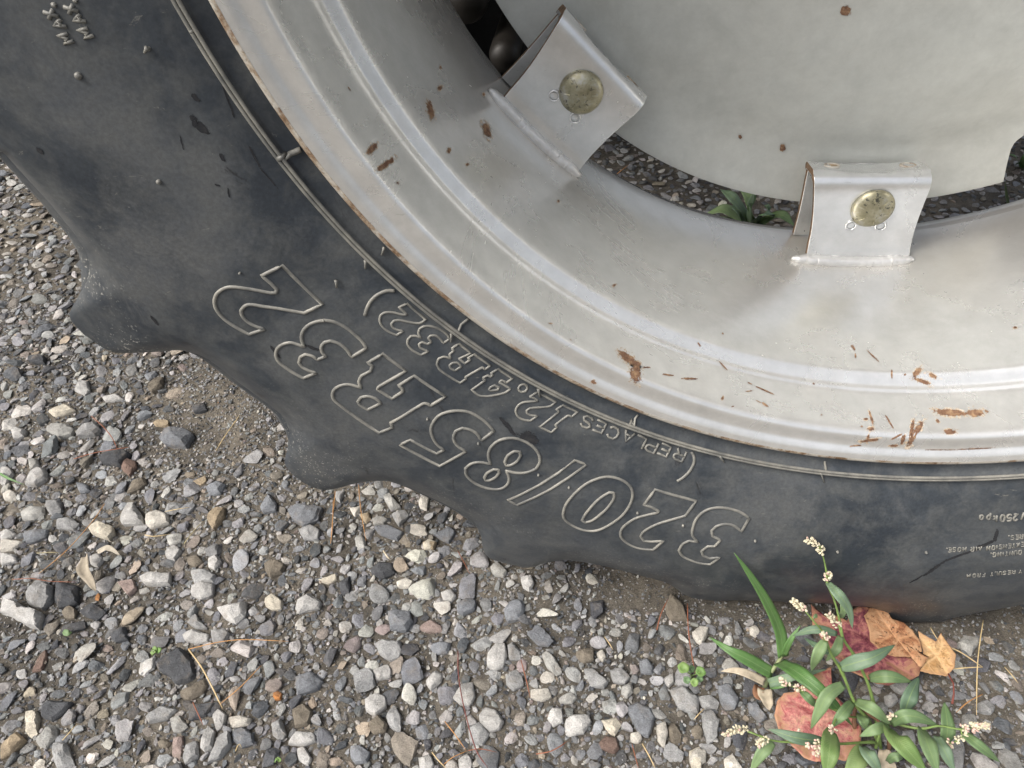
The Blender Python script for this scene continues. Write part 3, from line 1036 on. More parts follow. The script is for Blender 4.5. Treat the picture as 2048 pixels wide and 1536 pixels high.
for a, b, s in (((557, 317), (602, 298), 1.6), ((908, 660), (937, 637), .9), ((1260, 849), (1276, 829), .8), ((1642, 940), (1650, 921), .8)):
    m = MB()
    pts = []
    for t in np.linspace(0, 1, 9):
        r, th = tyre_at((a[0] + (b[0] - a[0]) * t, a[1] + (b[1] - a[1]) * t))
        pts.append(tyre_pt(r, th, .0004 * s))
    m.tube(pts, .0011 * s, 7)
    m.build('mould_seam', M_LET, tyre)

M_SMEAR = mat_plain('wet_smear', (.012, .013, .015), .5)
k_ = mat_rust('dark_smear')
for nd in k_.node_tree.nodes:
    if nd.type == 'VALTORGB' and len(nd.color_ramp.elements) == 3:
        for el, c_ in zip(nd.color_ramp.elements, ((.024, .025, .028, 1), (.030, .031, .034, 1), (.040, .040, .041, 1))):
            el.color = c_
for q, (a, b, w) in enumerate((((1994, 1060), (1990, 1082), 8), ((1990, 1080), (1940, 1103), 7), ((1944, 1101), (1888, 1122), 5), ((1892, 1120), (1845, 1152), 4.5), ((1850, 1148), (1820, 1165), 3), ((383, 232), (392, 250), 13),
                               ((390, 246), (415, 263), 14), ((385, 190), (398, 200), 9), ((412, 118), (444, 166), 3.5), ((444, 165), (470, 238), 4), ((497, 288), (520, 335), 4), ((520, 335), (555, 375), 3), ((440, 307), (450, 322), 7),
                               ((360, 270), (368, 300), 3), ((456, 375), (459, 395), 4), ((430, 368), (440, 372), 4), ((75, 297), (85, 306), 8), ((1040, 868), (1075, 882), 16), ((1000, 835), (1030, 868), 8),
                               ((300, 630), (318, 650), 5), ((610, 690), (640, 700), 6), ((540, 690), (560, 715), 5))):
    r_ = random.Random(q + 300)
    a, b = np.array(a, float), np.array(b, float)
    d = b - a
    L = np.linalg.norm(d)
    u_ = d / L
    n_ = np.array([-u_[1], u_[0]])
    rg = []
    for sc in (.35, .7, 1.0, 1.3):
        ring = []
        for kk in range(14):
            t_ = 6.28319 * kk / 14
            pp = (a + b) / 2 + u_ * math.cos(t_) * (L / 2 + w * .2) * sc + n_ * (math.sin(t_) * w / 2 * sc * r_.uniform(.7, 1.3) + .08 * w * math.sin(3 * math.cos(t_) + q))
            ring.append(tyre_pt(*tyre_at(pp), .0003))
        rg.append(ring)
    patch(rg, (.95, .85, .55, .1), tyre, k_, 'dark_smear')

# ------------------------------------------------------------------ tractor parts seen through the rim, with added shade boxes
axle = empty('tractor_axle', (-.2, 1.0, .65), 'dark tractor axle housing seen through the gap behind the rim, plus added shade boxes', 'axle')
m = MB()
m.tube([(0, .27, .65), (0, .50, .65), (0, 1.0, .65), (0, 1.6, .65)], [.12, .11, .13, .18], 40)
child_fix(m.build('axle_tube', M_DARK), axle)
m = MB()
for (x0, x1, y0, y1, z0, z1) in ((-1.6, .22, 1.12, 2.1, .05, 1.25), (-1.6, .26, .46, 1.15, .80, 1.25), (-1.1, -.52, .74, 1.2, .04, 1.25)):  # seen housing first; overhead box and side wall added to block skylight
    vs = [(x, y, z) for x in (x0, x1) for y in (y0, y1) for z in (z0, z1)]
    m.add(vs, [(0, 1, 3, 2), (4, 6, 7, 5), (0, 4, 5, 1), (2, 3, 7, 6), (0, 2, 6, 4), (1, 5, 7, 3)])
hs = child_fix(m.build('housing_and_shade_boxes', M_DARK, None, False), axle)
bv = hs.modifiers.new('round', 'BEVEL')
bv.width, bv.segments = .05, 4
m = MB()
c = on_plane((1005, 122), .52)
m.tube([tuple(c), tuple(c + np.array([0, .02, 0])), tuple(c + np.array([0, .05, 0])), tuple(c + np.array([0, .35, 0]))], [.014, .019, .019, .017], 28)
child_fix(m.build('steel_pin', M_BRN), axle)
m = MB()
c = on_plane((925, 10), .55)
m.tube([tuple(c), tuple(c + np.array([0, .02, 0])), tuple(c + np.array([0, .3, 0]))], [.022, .028, .028], 28)
child_fix(m.build('steel_pin', M_BRN), axle)

# ------------------------------------------------------------------ stones
TONES = {'W': (.56, .53, .47), 'L': (.47, .46, .44), 'G': (.32, .32, .315), 'B': (.20, .21, .225), 'D': (.085, .088, .094), 'T': (.36, .29, .20), 'P': (.30, .235, .21), 'R': (.20, .14, .115),
         'O': (.42, .18, .06), 'N': (.19, .165, .13), 'S': (.39, .385, .36), 'C': (.60, .55, .45)}


def ico(sub):
    bm = bmesh.new()
    bmesh.ops.create_icosphere(bm, subdivisions=sub, radius=1)
    v = np.array([q.co[:] for q in bm.verts])
    f = np.array([[q.index for q in p.verts] for p in bm.faces])
    bm.free()
    return v, f


ICO = {s: ico(s) for s in (1, 2, 3, 4)}


def stone_shape(seed, sub, nplanes=7, soft=70.0):
    """A broken stone: the sphere cut by random planes, edges slightly worn."""
    r = np.random.RandomState(seed)
    v, f = ICO[sub]
    N = r.normal(size=(nplanes, 3))
    N /= np.linalg.norm(N, axis=1)[:, None]
    N = np.concatenate([N, [[0, 0, 1], [0, 0, -1]]])
    D = np.concatenate([r.uniform(.48, .95, nplanes), [r.uniform(.5, .9), .8]])
    dots = np.maximum(v @ N.T, 1e-3)
    dist = D[None, :] / dots
    dist = np.minimum(dist, 3)
    rad = -np.log(np.exp(-soft * dist).sum(1)) / soft
    rad = np.minimum(rad, 1.35)
    p = v * rad[:, None]
    p += v * (.035 * r.normal(size=len(v)))[:, None] * (1 if sub < 3 else .35)
    p *= np.array([1.0, r.uniform(.52, .95), r.uniform(.30, .62)])
    p /= np.abs(p[:, :2]).max()
    return p, f


PROTO_HI = [stone_shape(100 + i, 3) for i in range(26)]
PROTO_MID = [stone_shape(200 + i, 2, 6) for i in range(30)]
PROTO_LO = [stone_shape(300 + i, 1, 7) for i in range(30)]
HI_MESH = []
for p, f in PROTO_HI:
    me = bpy.data.meshes.new('stone')
    me.from_pydata(p.tolist(), [], f.tolist())
    me.polygons.foreach_set('use_smooth', [True] * len(me.polygons))
    me.set_sharp_from_angle(angle=math.radians(26))
    me.materials.append(M_STONE)
    HI_MESH.append(me)


def poly_stone(pts, seed, flat):
    """A stone from its traced outline: sloping flanks, a broken top."""
    r = np.random.RandomState(seed)
    P = [np.array(q, float) for q in pts]
    P2 = []
    n = len(P)
    for i in range(n):
        a, b = P[i], P[(i + 1) % n]
        L = np.linalg.norm(b - a)
        k = max(2, int(L / 7))
        for t in range(k):
            P2.append(a + (b - a) * t / k)
    P = P2
    n = len(P)
    Q0 = np.array([gp(q)[:2] for q in P])
    area = .5 * abs(np.dot(Q0[:, 0], np.roll(Q0[:, 1], 1)) - np.dot(Q0[:, 1], np.roll(Q0[:, 0], 1)))
    size = math.sqrt(area)
    h = min(.022, size * (.30 if flat else .50))
    gz = float(ground_z(Q0[:, 0].mean(), Q0[:, 1].mean()))
    Q = np.array([gp(q, gz + h * .45)[:2] for q in P])
    Q = .12 * np.roll(Q, 1, 0) + .76 * Q + .12 * np.roll(Q, -1, 0)
    Q = Q + r.normal(size=Q.shape) * size * .010
    c = Q.mean(0)
    npl = 2 if flat else r.randint(3, 6)
    ang = r.uniform(0, 6.28) + np.arange(npl) * 6.28 / npl + r.uniform(-.5, .5, npl)
    st = r.uniform(.05, .22, npl) if flat else r.uniform(.25, 1.05, npl)
    base_h = r.uniform(.95, 1.08, npl)
    offc = c + r.uniform(-.16, .16, 2) * size
    lev = [1.0, 1.0, .985, .95, .90, .83, .74, .62, .48, .33, .17]
    V, F = [], []
    fl = math.tan(math.radians(r.uniform(50, 72)))
    jitr = r.uniform(-1, 1, (len(lev), n))
    for li, sc in enumerate(lev):
        for i in range(n):
            d = Q[i] - c
            if li == 0:
                q, z = c + d * .97, gz - .4 * h
            else:
                q = c + d * sc * (1 + .012 * jitr[li, i])
                e = (q - offc) / size
                z = min(base_h[k_] - st[k_] * (e[0] * math.cos(ang[k_]) + e[1] * math.sin(ang[k_])) for k_ in range(npl)) * h
                z = gz + min(z, .22 * h + (1 - sc) * np.linalg.norm(d) * fl + .15 * h * (li > 1)) + .022 * h * jitr[li, i]
            V.append((q[0], q[1], z))
    rings = lev
    m = len(rings)
    for a in range(m - 1):
        for i in range(n):
            F.append((a * n + i, a * n + (i + 1) % n, (a + 1) * n + (i + 1) % n, (a + 1) * n + i))
    V.append((c[0], c[1], float(np.mean([q[2] for q in V[-n:]])) + .01 * h))
    for i in range(n):
        F.append(((m - 1) * n + i, (m - 1) * n + (i + 1) % n, len(V) - 1))
    V = np.array(V)
    o0 = np.array([c[0], c[1], gz])
    if .5 * (np.dot(Q[:, 0], np.roll(Q[:, 1], -1)) - np.dot(Q[:, 1], np.roll(Q[:, 0], -1))) < 0:
        F = [tuple(reversed(f)) for f in F]
    return V - o0, F, o0, np.hypot(*(Q - c).T).max(), gz + h


# (zoom, outline, tone, flat, label)
TRACED = [
    ('A', '885 930 1030 838 1075 880 1115 940 1130 1010 1105 1040 1010 1075 970 1010 900 975', 'D', 1, 'large flat dark slate slab beside the bent straw needle'),
    ('A', '1030 1095 1180 1020 1195 1060 1165 1110 1080 1155 1030 1130', 'N', 0, 'squarish brown stone wedged against the large dark slate slab'),
    ('A', '0 555 90 580 160 620 240 640 215 735 140 710 60 660 0 650', 'L', 0, 'long pale log-shaped rock at the left edge of the gravel'),
    ('A', '215 450 300 490 295 560 235 620 150 590 140 530', 'G', 0, 'angular grey rock above the long pale log-shaped rock'),
    ('A', '320 460 450 490 440 590 330 620 305 570', 'D', 0, 'black cube-like rock right of the angular grey rock'),
    ('A', '500 160 560 118 650 150 655 190 625 228 520 190', 'C', 0, 'cream wedge-shaped stone touching the long orange needle'),
    ('A', '720 0 760 10 820 90 815 130 700 140 680 110', 'L', 0, 'light grey peaked stone above the white chunky stone'),
    ('A', '830 90 900 55 970 80 965 130 860 160 830 130', 'W', 0, 'white chunky stone with a short tan needle across its top'),
    ('A', '1185 80 1230 35 1290 40 1285 90 1220 165 1185 120', 'T', 0, 'smooth tan shield-shaped stone among dark chips'),
    ('A', '110 60 170 28 255 40 260 80 190 115 120 110', 'S', 0, None), ('A', '260 0 350 0 350 70 300 95 262 50', 'G', 0, None),
    ('A', '1640 50 1700 20 1850 35 1820 110 1740 145 1680 100', 'B', 0, 'broad dark grey three-pointed rock below the second tyre lug'),
    ('A', '1710 170 1790 140 1840 170 1820 225 1740 230', 'G', 0, None),
    ('A', '150 1210 200 1200 222 1230 215 1340 175 1370 145 1330', 'C', 0, 'upright cream oblong stone near the bottom left corner'),
    ('A', '200 1370 285 1280 325 1300 330 1350 265 1425 215 1410', 'S', 0, 'grey white block right of the upright cream oblong stone'),
    ('A', '0 1400 95 1325 145 1370 60 1460 0 1490', 'T', 0, 'yellowish tan rock cut by the bottom left corner'),
    ('A', '235 1180 270 1145 420 1155 380 1215 300 1270 230 1240', 'D', 1, 'flat black chip behind the upright cream oblong stone'),
    ('A', '300 1385 380 1385 400 1450 430 1536 320 1536 295 1450', 'G', 0, None),
    ('A', '670 470 765 450 785 510 735 550', 'P', 1, 'pinkish grey plate of stone beside a light oblong one'),
    ('A', '795 440 850 415 980 420 970 480 830 490', 'L', 0, 'light grey oblong stone beside the pinkish plate'),
    ('A', '1090 400 1180 390 1240 430 1225 470 1110 480', 'G', 0, None), ('A', '1095 490 1160 460 1230 480 1220 540 1150 568 1090 545', 'L', 0, None),
    ('A', '1235 610 1410 575 1405 670 1350 710 1290 680', 'L', 0, 'large light grey triangular stone left of the cream notched one'),
    ('A', '1515 560 1560 530 1625 580 1610 625 1560 632 1515 605', 'C', 0, 'cream notched stone on a sandy bare patch'),
    ('A', '1700 570 1760 528 1845 580 1830 620 1760 630 1710 655 1690 620', 'L', 0, None), ('A', '1040 770 1100 735 1200 770 1195 810 1140 830 1060 805', 'L', 0, None),
    ('A', '1110 640 1195 745 1130 740 1070 700', 'G', 0, None), ('A', '1205 750 1290 735 1320 760 1290 820 1215 815', 'G', 0, None),
    ('A', '1690 1010 1780 975 1855 1035 1820 1080 1700 1120', 'B', 0, 'blue grey block with a bright sloping lower face'),
    ('A', '1555 1110 1590 1090 1620 1110 1610 1145 1575 1150', 'O', 0, 'small glossy orange brown pebble'),
    ('A', '1670 1200 1740 1160 1795 1210 1770 1290 1690 1310', 'N', 0, None), ('A', '1555 1270 1610 1248 1640 1340 1610 1385 1560 1350', 'G', 0, None),
    ('A', '1645 1400 1690 1325 1800 1330 1815 1385 1740 1410', 'L', 0, None), ('A', '1215 1230 1250 1190 1300 1230 1285 1300 1240 1330', 'L', 0, None),
    ('A', '1300 1245 1370 1230 1445 1250 1430 1290 1330 1305', 'W', 0, 'white flattened oblong pebble above the round blue grey one'),
    ('A', '1150 1360 1190 1290 1230 1320 1215 1420 1170 1450 1145 1420', 'L', 0, None), ('A', '1250 1345 1310 1315 1325 1400 1260 1480 1185 1510', 'G', 0, None),
    ('A', '1335 1320 1390 1295 1450 1340 1455 1400 1380 1420 1335 1380', 'B', 0, 'round dark blue grey stone near the bottom edge'),
    ('A', '970 1250 1030 1230 1080 1300 1040 1335 990 1330', 'S', 0, None), ('A', '900 1380 940 1365 985 1390 960 1425 910 1415', 'N', 0, None),
    ('A', '990 1360 1050 1350 1055 1430 1030 1500 985 1470', 'P', 0, None), ('A', '1060 1400 1130 1375 1140 1470 1060 1520 1045 1480', 'G', 0, None),
    ('A', '1700 1420 1745 1410 1790 1480 1770 1530 1705 1490', 'L', 0, None), ('A', '1080 1170 1240 1160 1180 1240 1080 1270', 'D', 1, None),
    ('A', '1510 360 1560 335 1640 370 1620 420 1550 440 1520 410', 'N', 0, None), ('A', '1815 460 1930 420 1935 460 1880 485', 'C', 1, None),
    ('A', '1940 470 2006 430 2006 540 1950 540', 'D', 0, None), ('A', '640 740 720 720 735 800 660 815 630 790', 'D', 0, None), ('A', '455 640 530 585 610 640 560 690 480 665', 'D', 0, None),
    ('A', '830 1240 920 1175 1020 1200 960 1260 850 1280', 'G', 1, None), ('A', '350 640 400 600 440 630 430 680 370 680', 'N', 0, None),
    ('A', '0 230 60 225 140 240 80 290 0 300', 'W', 1, 'white flat stone at the left edge above the long pale rock'),
    ('A', '0 180 50 160 100 195 40 235 0 240', 'L', 0, None), ('A', '0 300 90 310 95 350 0 370', 'L', 0, None), ('A', '120 190 200 165 280 165 260 215 150 250', 'B', 0, None),
    ('A', '320 110 400 95 460 135 420 170 320 160', 'G', 0, None), ('A', '510 320 560 300 605 340 560 385 515 370', 'L', 0, None), ('A', '1190 330 1240 305 1270 350 1230 400 1190 385', 'L', 0, None),
    ('A', '1070 330 1130 310 1170 350 1120 385 1075 370', 'N', 0, None), ('A', '945 300 1000 250 1045 290 1000 345 950 335', 'L', 0, None), ('A', '945 200 1045 190 1040 240 970 265', 'S', 0, None),
    ('A', '180 990 220 900 270 850 275 900 240 980', 'R', 1, 'reddish brown splinter of stone below the green sprout'),
    ('B', '218 500 260 488 345 500 370 560 330 620 230 610', 'B', 0, 'dark grey square plate of stone left of the pink stone'),
    ('B', '145 690 180 668 300 675 310 730 285 780 235 795 170 755', 'G', 0, 'broad grey veined stone below the dark square plate'),
    ('B', '405 590 470 548 540 590 545 625 480 630 410 615', 'P', 0, 'dusty pink arched stone'),
    ('B', '620 460 680 425 740 435 735 490 660 528 625 515', 'B', 0, None), ('B', '905 480 950 430 1010 435 1028 490 990 550 920 560 900 520', 'B', 0, 'smooth round blue grey cobble below the third tyre lug'),
    ('B', '995 300 1060 290 1080 340 1050 390 1010 360', 'L', 0, None), ('B', '525 390 590 370 625 410 600 450 545 440', 'L', 0, None), ('B', '125 850 220 810 245 850 240 890 150 912', 'L', 0, None),
    ('B', '445 900 500 845 545 870 535 920 470 970 445 930', 'L', 0, 'light leaf-shaped stone with a dark half shadowed side'), ('B', '80 1020 150 980 210 1000 215 1060 150 1120 90 1090', 'L', 0, None),
    ('B', '110 1150 165 1105 220 1160 210 1210 140 1225 110 1195', 'N', 0, None), ('B', '205 1120 255 1045 300 1110 295 1225 230 1180', 'G', 0, None),
    ('B', '800 750 850 690 910 690 920 760 900 830 840 850 800 820', 'L', 0, 'large light grey pentagonal stone with white veins'),
    ('B', '920 700 950 680 1000 740 1000 790 930 790', 'G', 0, None), ('B', '1120 750 1150 730 1200 770 1245 860 1210 885 1150 830', 'S', 0, 'long tilted grey stone shaped like a shoe'),
    ('B', '1320 740 1370 715 1430 725 1430 790 1370 810 1320 770', 'N', 0, None), ('B', '1440 745 1480 725 1503 770 1480 805 1450 780', 'W', 0, None),
    ('B', '1365 840 1420 835 1515 920 1490 955 1410 945', 'G', 0, None), ('B', '1520 850 1590 825 1645 890 1610 935 1540 920', 'G', 0, None),
    ('B', '750 1110 790 1060 860 1080 905 1150 880 1195 820 1210 760 1160', 'L', 0, 'big pale smooth cobble beside the dark red needle'),
    ('B', '595 1010 650 930 720 915 735 1000 700 1060 640 1045', 'L', 0, 'light grey slab crossed by the dark red needle'), ('B', '690 1180 760 1145 820 1220 780 1290 700 1270', 'G', 0, None),
    ('B', '1055 960 1165 955 1185 1010 1120 1035 1055 1010', 'W', 0, None), ('B', '1220 1010 1290 970 1335 1010 1300 1045 1230 1045', 'S', 0, None),
    ('B', '1260 1130 1300 1105 1400 1105 1415 1150 1370 1220 1270 1240 1255 1190', 'L', 0, 'big pale square stone above the curved red needle'),
    ('B', '1150 1130 1180 1065 1240 1070 1250 1150 1190 1185', 'L', 0, None), ('B', '1455 1270 1490 1230 1560 1240 1580 1310 1550 1340 1470 1310', 'R', 0, 'dark stone with rusty brown edges near the bottom edge'),
    ('B', '1610 1070 1680 1030 1760 1070 1790 1130 1750 1250 1690 1220', 'B', 1, 'wide dark slab with a pale flake lying on it'),
    ('B', '1465 1140 1560 1125 1590 1170 1550 1235 1510 1210', 'C', 0, None), ('B', '1845 450 1875 400 1950 460 1978 555 1880 555 1850 510', 'N', 0, 'dark stone with a tan flank standing against the tyre'),
    ('B', '1870 960 1940 930 2048 1010 2040 1100 1930 1080', 'G', 0, 'long grey boulder under the clover seedling'), ('B', '1640 1215 1690 1205 1715 1250 1690 1280 1640 1270', 'W', 0, None),
    ('B', '1825 900 1895 860 1900 920 1865 955', 'L', 0, None), ('B', '910 880 970 838 1010 880 1020 940 960 970 910 930', 'G', 0, None), ('B', '1690 790 1740 775 1780 830 1770 875 1700 870', 'B', 0, None),
    ('B', '465 700 530 675 595 690 570 750 490 760', 'B', 0, None), ('B', '0 1290 60 1285 120 1330 100 1390 30 1400 0 1360', 'B', 0, None), ('B', '395 1360 470 1335 495 1400 480 1440 410 1440', 'L', 0, None),
    ('B', '630 1370 690 1330 720 1380 720 1440 640 1440', 'L', 0, None), ('B', '815 240 860 210 925 270 900 305 840 295', 'S', 0, None), ('B', '115 260 165 210 260 220 265 280 200 310 130 295', 'D', 0, None),
    ('B', '265 330 330 305 380 330 350 372 280 365', 'W', 0, None), ('B', '420 100 470 80 510 100 490 145 440 140', 'T', 0, None), ('B', '1590 940 1650 920 1660 980 1620 1015 1585 985', 'S', 0, None),
    ('B', '1790 1170 1845 1145 1865 1210 1840 1310 1800 1260', 'W', 0, None), ('B', '1860 1180 1900 1155 1945 1220 1930 1300 1880 1280', 'N', 0, None), ('B', '1985 1320 2048 1295 2060 1430 2000 1430', 'C', 0, None),
    ('C', '105 740 150 700 210 710 195 770 160 820 115 780', 'W', 0, 'pale stone above the clover seedling'), ('C', '440 710 480 695 505 735 480 775 445 755', 'W', 0, None),
    ('C', '275 910 330 885 385 940 370 970 290 965', 'S', 0, None), ('C', '570 810 640 790 670 820 630 890 580 860', 'G', 0, None),
    ('C', '255 1050 320 1030 385 1130 360 1190 300 1200 270 1140', 'B', 0, None), ('C', '165 1210 220 1190 268 1260 250 1370 200 1400 170 1310', 'G', 0, 'tall grey oblong cobble below the grass weed'),
    ('C', '90 1450 130 1410 190 1430 190 1500 130 1536 90 1500', 'W', 0, None), ('C', '95 1310 140 1270 175 1310 165 1365 115 1365', 'N', 0, None), ('C', '430 1150 480 1140 550 1240 510 1270 440 1210', 'B', 0, None),
    ('C', '130 1120 210 1105 270 1150 255 1190 180 1195', 'G', 0, None), ('C', '290 1480 340 1450 410 1545 300 1545', 'W', 0, None),
    ('C', '1660 800 1700 755 1780 770 1790 800 1740 880 1690 840', 'S', 0, 'pale speckled block between two straw needles at the right'),
    ('C', '1780 1150 1830 1130 1885 1180 1860 1225 1790 1210', 'G', 0, None), ('C', '1600 1340 1680 1320 1705 1440 1690 1545 1620 1545', 'G', 0, None), ('C', '1320 1320 1400 1310 1420 1380 1370 1400', 'G', 0, None),
    ('C', '1230 1110 1290 1095 1320 1140 1280 1180 1240 1170', 'L', 0, None), ('C', '1690 1220 1760 1215 1780 1270 1720 1330 1680 1290', 'S', 0, None),
    ('D', '1345 1000 1400 920 1500 905 1600 925 1655 970 1580 1075 1400 1050', 'B', 0, 'biggest dark blue grey rock in the bare dirt left of the tyre'),
    ('D', '835 1165 950 1105 1075 1110 1115 1130 1025 1245 860 1210', 'D', 0, 'black wedge-shaped rock under the crossed rust needles'),
    ('D', '1025 1260 1085 1180 1160 1200 1165 1250 1100 1335', 'R', 0, 'reddish purple stone leaning on the black wedge-shaped rock'),
    ('D', '380 930 430 880 580 880 630 920 600 970 480 990', 'S', 0, 'flat oval pinkish white stone in the left gravel'), ('D', '635 950 700 895 820 865 860 920 800 970 650 985', 'G', 0, None),
    ('D', '405 780 560 710 650 770 470 830', 'C', 1, 'flat cream tile-shaped stone in the left gravel'), ('D', '200 1400 260 1300 350 1245 405 1290 390 1350 300 1410', 'L', 0, None),
    ('D', '0 1240 80 1250 125 1310 40 1410 0 1400', 'L', 0, None), ('D', '85 930 150 905 230 940 200 990 110 1015', 'L', 0, None), ('D', '1300 880 1350 850 1450 860 1440 905 1330 910', 'T', 1, None),
    ('D', '1220 470 1330 425 1350 460 1270 520', 'B', 0, None), ('D', '1250 580 1330 480 1400 480 1390 560 1290 610', 'N', 0, None), ('D', '625 600 680 510 755 520 765 600 720 640', 'L', 0, None),
    ('D', '230 300 390 310 380 370 240 360', 'D', 0, None), ('D', '20 1480 90 1440 150 1480 140 1536 30 1536', 'W', 0, None), ('D', '235 1175 320 1180 340 1240 260 1310', 'S', 0, None),
    ('D', '1075 1480 1130 1360 1240 1340 1250 1390 1170 1450', 'N', 0, None), ('D', '1750 1420 1860 1365 1930 1400 1880 1480 1780 1490', 'B', 0, None), ('D', '1640 1380 1760 1330 1770 1380 1720 1420', 'T', 1, None),
    ('D', '640 1380 750 1400 770 1460 680 1480', 'B', 0, None), ('D', '1630 740 1750 700 1770 770 1650 790', 'D', 0, None), ('D', '865 660 1000 625 1060 680 900 700', 'L', 1, None),
    ('P', '300 1090 430 1080 590 1100 540 1190 440 1240 350 1180', 'B', 0, None), ('P', '390 1270 500 1225 580 1270 560 1350 440 1340', 'G', 0, None),
    ('P', '1085 990 1140 960 1240 1080 1150 1105', 'S', 0, None), ('P', '1150 1130 1270 1100 1310 1150 1220 1240', 'G', 0, None), ('P', '1010 1240 1130 1225 1265 1290 1215 1360 1060 1310', 'B', 1, None),
    ('P', '1375 1030 1410 980 1470 1000 1450 1110 1390 1090', 'W', 0, None), ('P', '1500 1310 1640 1240 1690 1290 1630 1385', 'B', 1, None), ('P', '1410 1380 1460 1340 1535 1360 1490 1430 1420 1430', 'C', 0, 'small cream stone in the shade near the third lug'),
    ('P', '855 1330 900 1300 950 1350 940 1440 870 1430', 'S', 0, None), ('P', '1000 1170 1060 1150 1135 1180 1100 1230 1010 1230', 'S', 0, None), ('P', '890 1140 980 1120 995 1180 950 1220', 'T', 0, None),
    ('P', '75 1080 150 965 220 1050 210 1110 100 1125', 'B', 0, None), ('P', '810 1090 930 1070 860 1165', 'W', 0, None), ('P', '690 950 780 940 740 1050 700 1020', 'G', 0, None),
]
occupied = []
n_stone = 0
for q, (z, s, tone, flat, label) in enumerate(TRACED):
    V, F, o0, rad, top = poly_stone(px(z, s), 500 + q, flat)
    o = mesh_obj('stone', V, F, M_STONE, None, True, 24)
    o.location = o0
    t = np.array(TONES[tone]) * rnd.uniform(.88, 1.1)
    o.color = (*t, 1)
    occupied.append((o0[0], o0[1], rad * .80))
    n_stone += 1
    if label:
        tag(o, label, 'stone', 'loose stones on the dirt')
    else:
        o.parent = ground

# keep stones out of the tyre's footprint
def under_tyre(x, y, r):
    return -.20 - r < x < .20 + r and -.015 - r < y < .30 + r


# dart throwing, large first
CELL = .016
grid = {}


def fits(x, y, r, k):
    i, j = int(x // CELL), int(y // CELL)
    R = 2 if r > .006 else 1
    for a in range(i - R, i + R + 1):
        for b in range(j - R, j + R + 1):
            for (X, Y, RR) in grid.get((a, b), ()):
                d = k * (r + RR)
                if (X - x) ** 2 + (Y - y) ** 2 < d * d:
                    return False
    return True


def put_cell(x, y, r):
    grid.setdefault((int(x // CELL), int(y // CELL)), []).append((x, y, r))


for x, y, r in occupied:
    put_cell(x, y, r)

RIGHT, DOWN, FWD = map(np.array, (CAM_RIGHT, CAM_DOWN, CAM_FWD))


def visible(x, y, pad=60):
    d = np.array([x, y, 0]) - EYE
    w = d @ FWD
    if w < .05:
        return False
    u, v_ = d @ RIGHT / w * FPX + 1024, d @ DOWN / w * FPX + 768
    return -pad < u < 2048 + pad and -pad < v_ < 1536 + pad


PAL = [((.315, .318, .318), .32), ((.195, .202, .210), .25), ((.100, .105, .112), .15), ((.44, .43, .41), .16), ((.245, .220, .190), .06), ((.35, .30, .24), .03), ((.27, .23, .215), .012), ((.55, .53, .48), .03), ((.40, .19, .08), .0015)]
PAL[-1] = (PAL[-1][0], .0003)
PW = np.array([w for c, w in PAL])
PW /= PW.sum()


def pick_tone(r_):
    c = np.array(PAL[r_.choice(len(PAL), p=PW)][0])
    return c * r_.uniform(.78, 1.2) * np.array([1 + r_.uniform(-.04, .05), 1, 1 + r_.uniform(-.05, .05)])


DIRT = []
for p_, sx_, sy_, a_ in (((400, 745), .13, .075, .97), ((480, 850), .11, .065, .95), ((350, 890), .08, .05, .85), ((560, 960), .05, .04, .6), ((1170, 1165), .045, .028, .95), ((1290, 1190), .03, .02, .8), ((480, 1180), .05, .02, .5),
                         ((230, 1330), .05, .03, .5), ((560, 1290), .04, .02, .5), ((1960, 1400), .05, .035, .5), ((870, 1010), .03, .02, .2), ((640, 1080), .05, .03, .4)):
    g_ = gp(p_)
    DIRT.append((g_[0], g_[1], sx_, sy_, a_))
placed = []
BACK = (-1.55, -.45, .12, 1.25)                                            # coarser stones behind and left of the wheel
BEHIND = (-.45, .80, .42, 1.45)
FRONT = (-1.35, .45, -.42, .42)
for (x0, x1, y0, y1), rmax, rmin, tries, k, bare_k in (
        (FRONT, .0145, .0092, 3000, .84, 1.0), (BACK, .0150, .0080, 7000, .78, .3), (BEHIND, .0140, .0070, 9000, .76, .3), (FRONT, .0095, .0065, 15000, .76, 1.2),
        (BACK, .0080, .0045, 16000, .74, .5), (BEHIND, .0070, .0042, 14000, .74, .5), (FRONT, .0065, .0044, 30000, .74, 1.4), (FRONT, .0044, .0030, 60000, .70, 1.2),
        (BACK, .0045, .0030, 16000, .70, .8), (FRONT, .0030, .0021, 60000, .68, .8)):
    xs, ys = nrs.uniform(x0, x1, tries), nrs.uniform(y0, y1, tries)
    if rmin >= .002:                                                       # bare packed dirt: fewer stones there
        dirt = sum(a_ * np.exp(-((xs - bx_) / sx_) ** 2 - ((ys - by_) / sy_) ** 2) for bx_, by_, sx_, sy_, a_ in DIRT)
        ok_ = nrs.rand(tries) > dirt * (1.0 if rmin > .0042 else .8 if rmin > .0028 else .35)
        xs, ys = xs[ok_], ys[ok_]
        tries = len(xs)
    u = nrs.rand(tries)
    rs = (rmin ** -1.4 + u * (rmax ** -1.4 - rmin ** -1.4)) ** (-1 / 1.4)
    bare = vnoise(xs, ys, 5.5, 21) + .5 * vnoise(xs, ys, 14, 22)
    keep = nrs.rand(tries) < np.clip(1 - bare_k * np.maximum(bare - .05, 0), .15, 1)
    for x, y, r, kp in zip(xs, ys, rs, keep):
        if not kp or under_tyre(x, y, r * .3):
            continue
        if not visible(x, y, 160) and r < .0065:
            continue
        if fits(x, y, r, k):
            put_cell(x, y, r)
            placed.append((x, y, r))

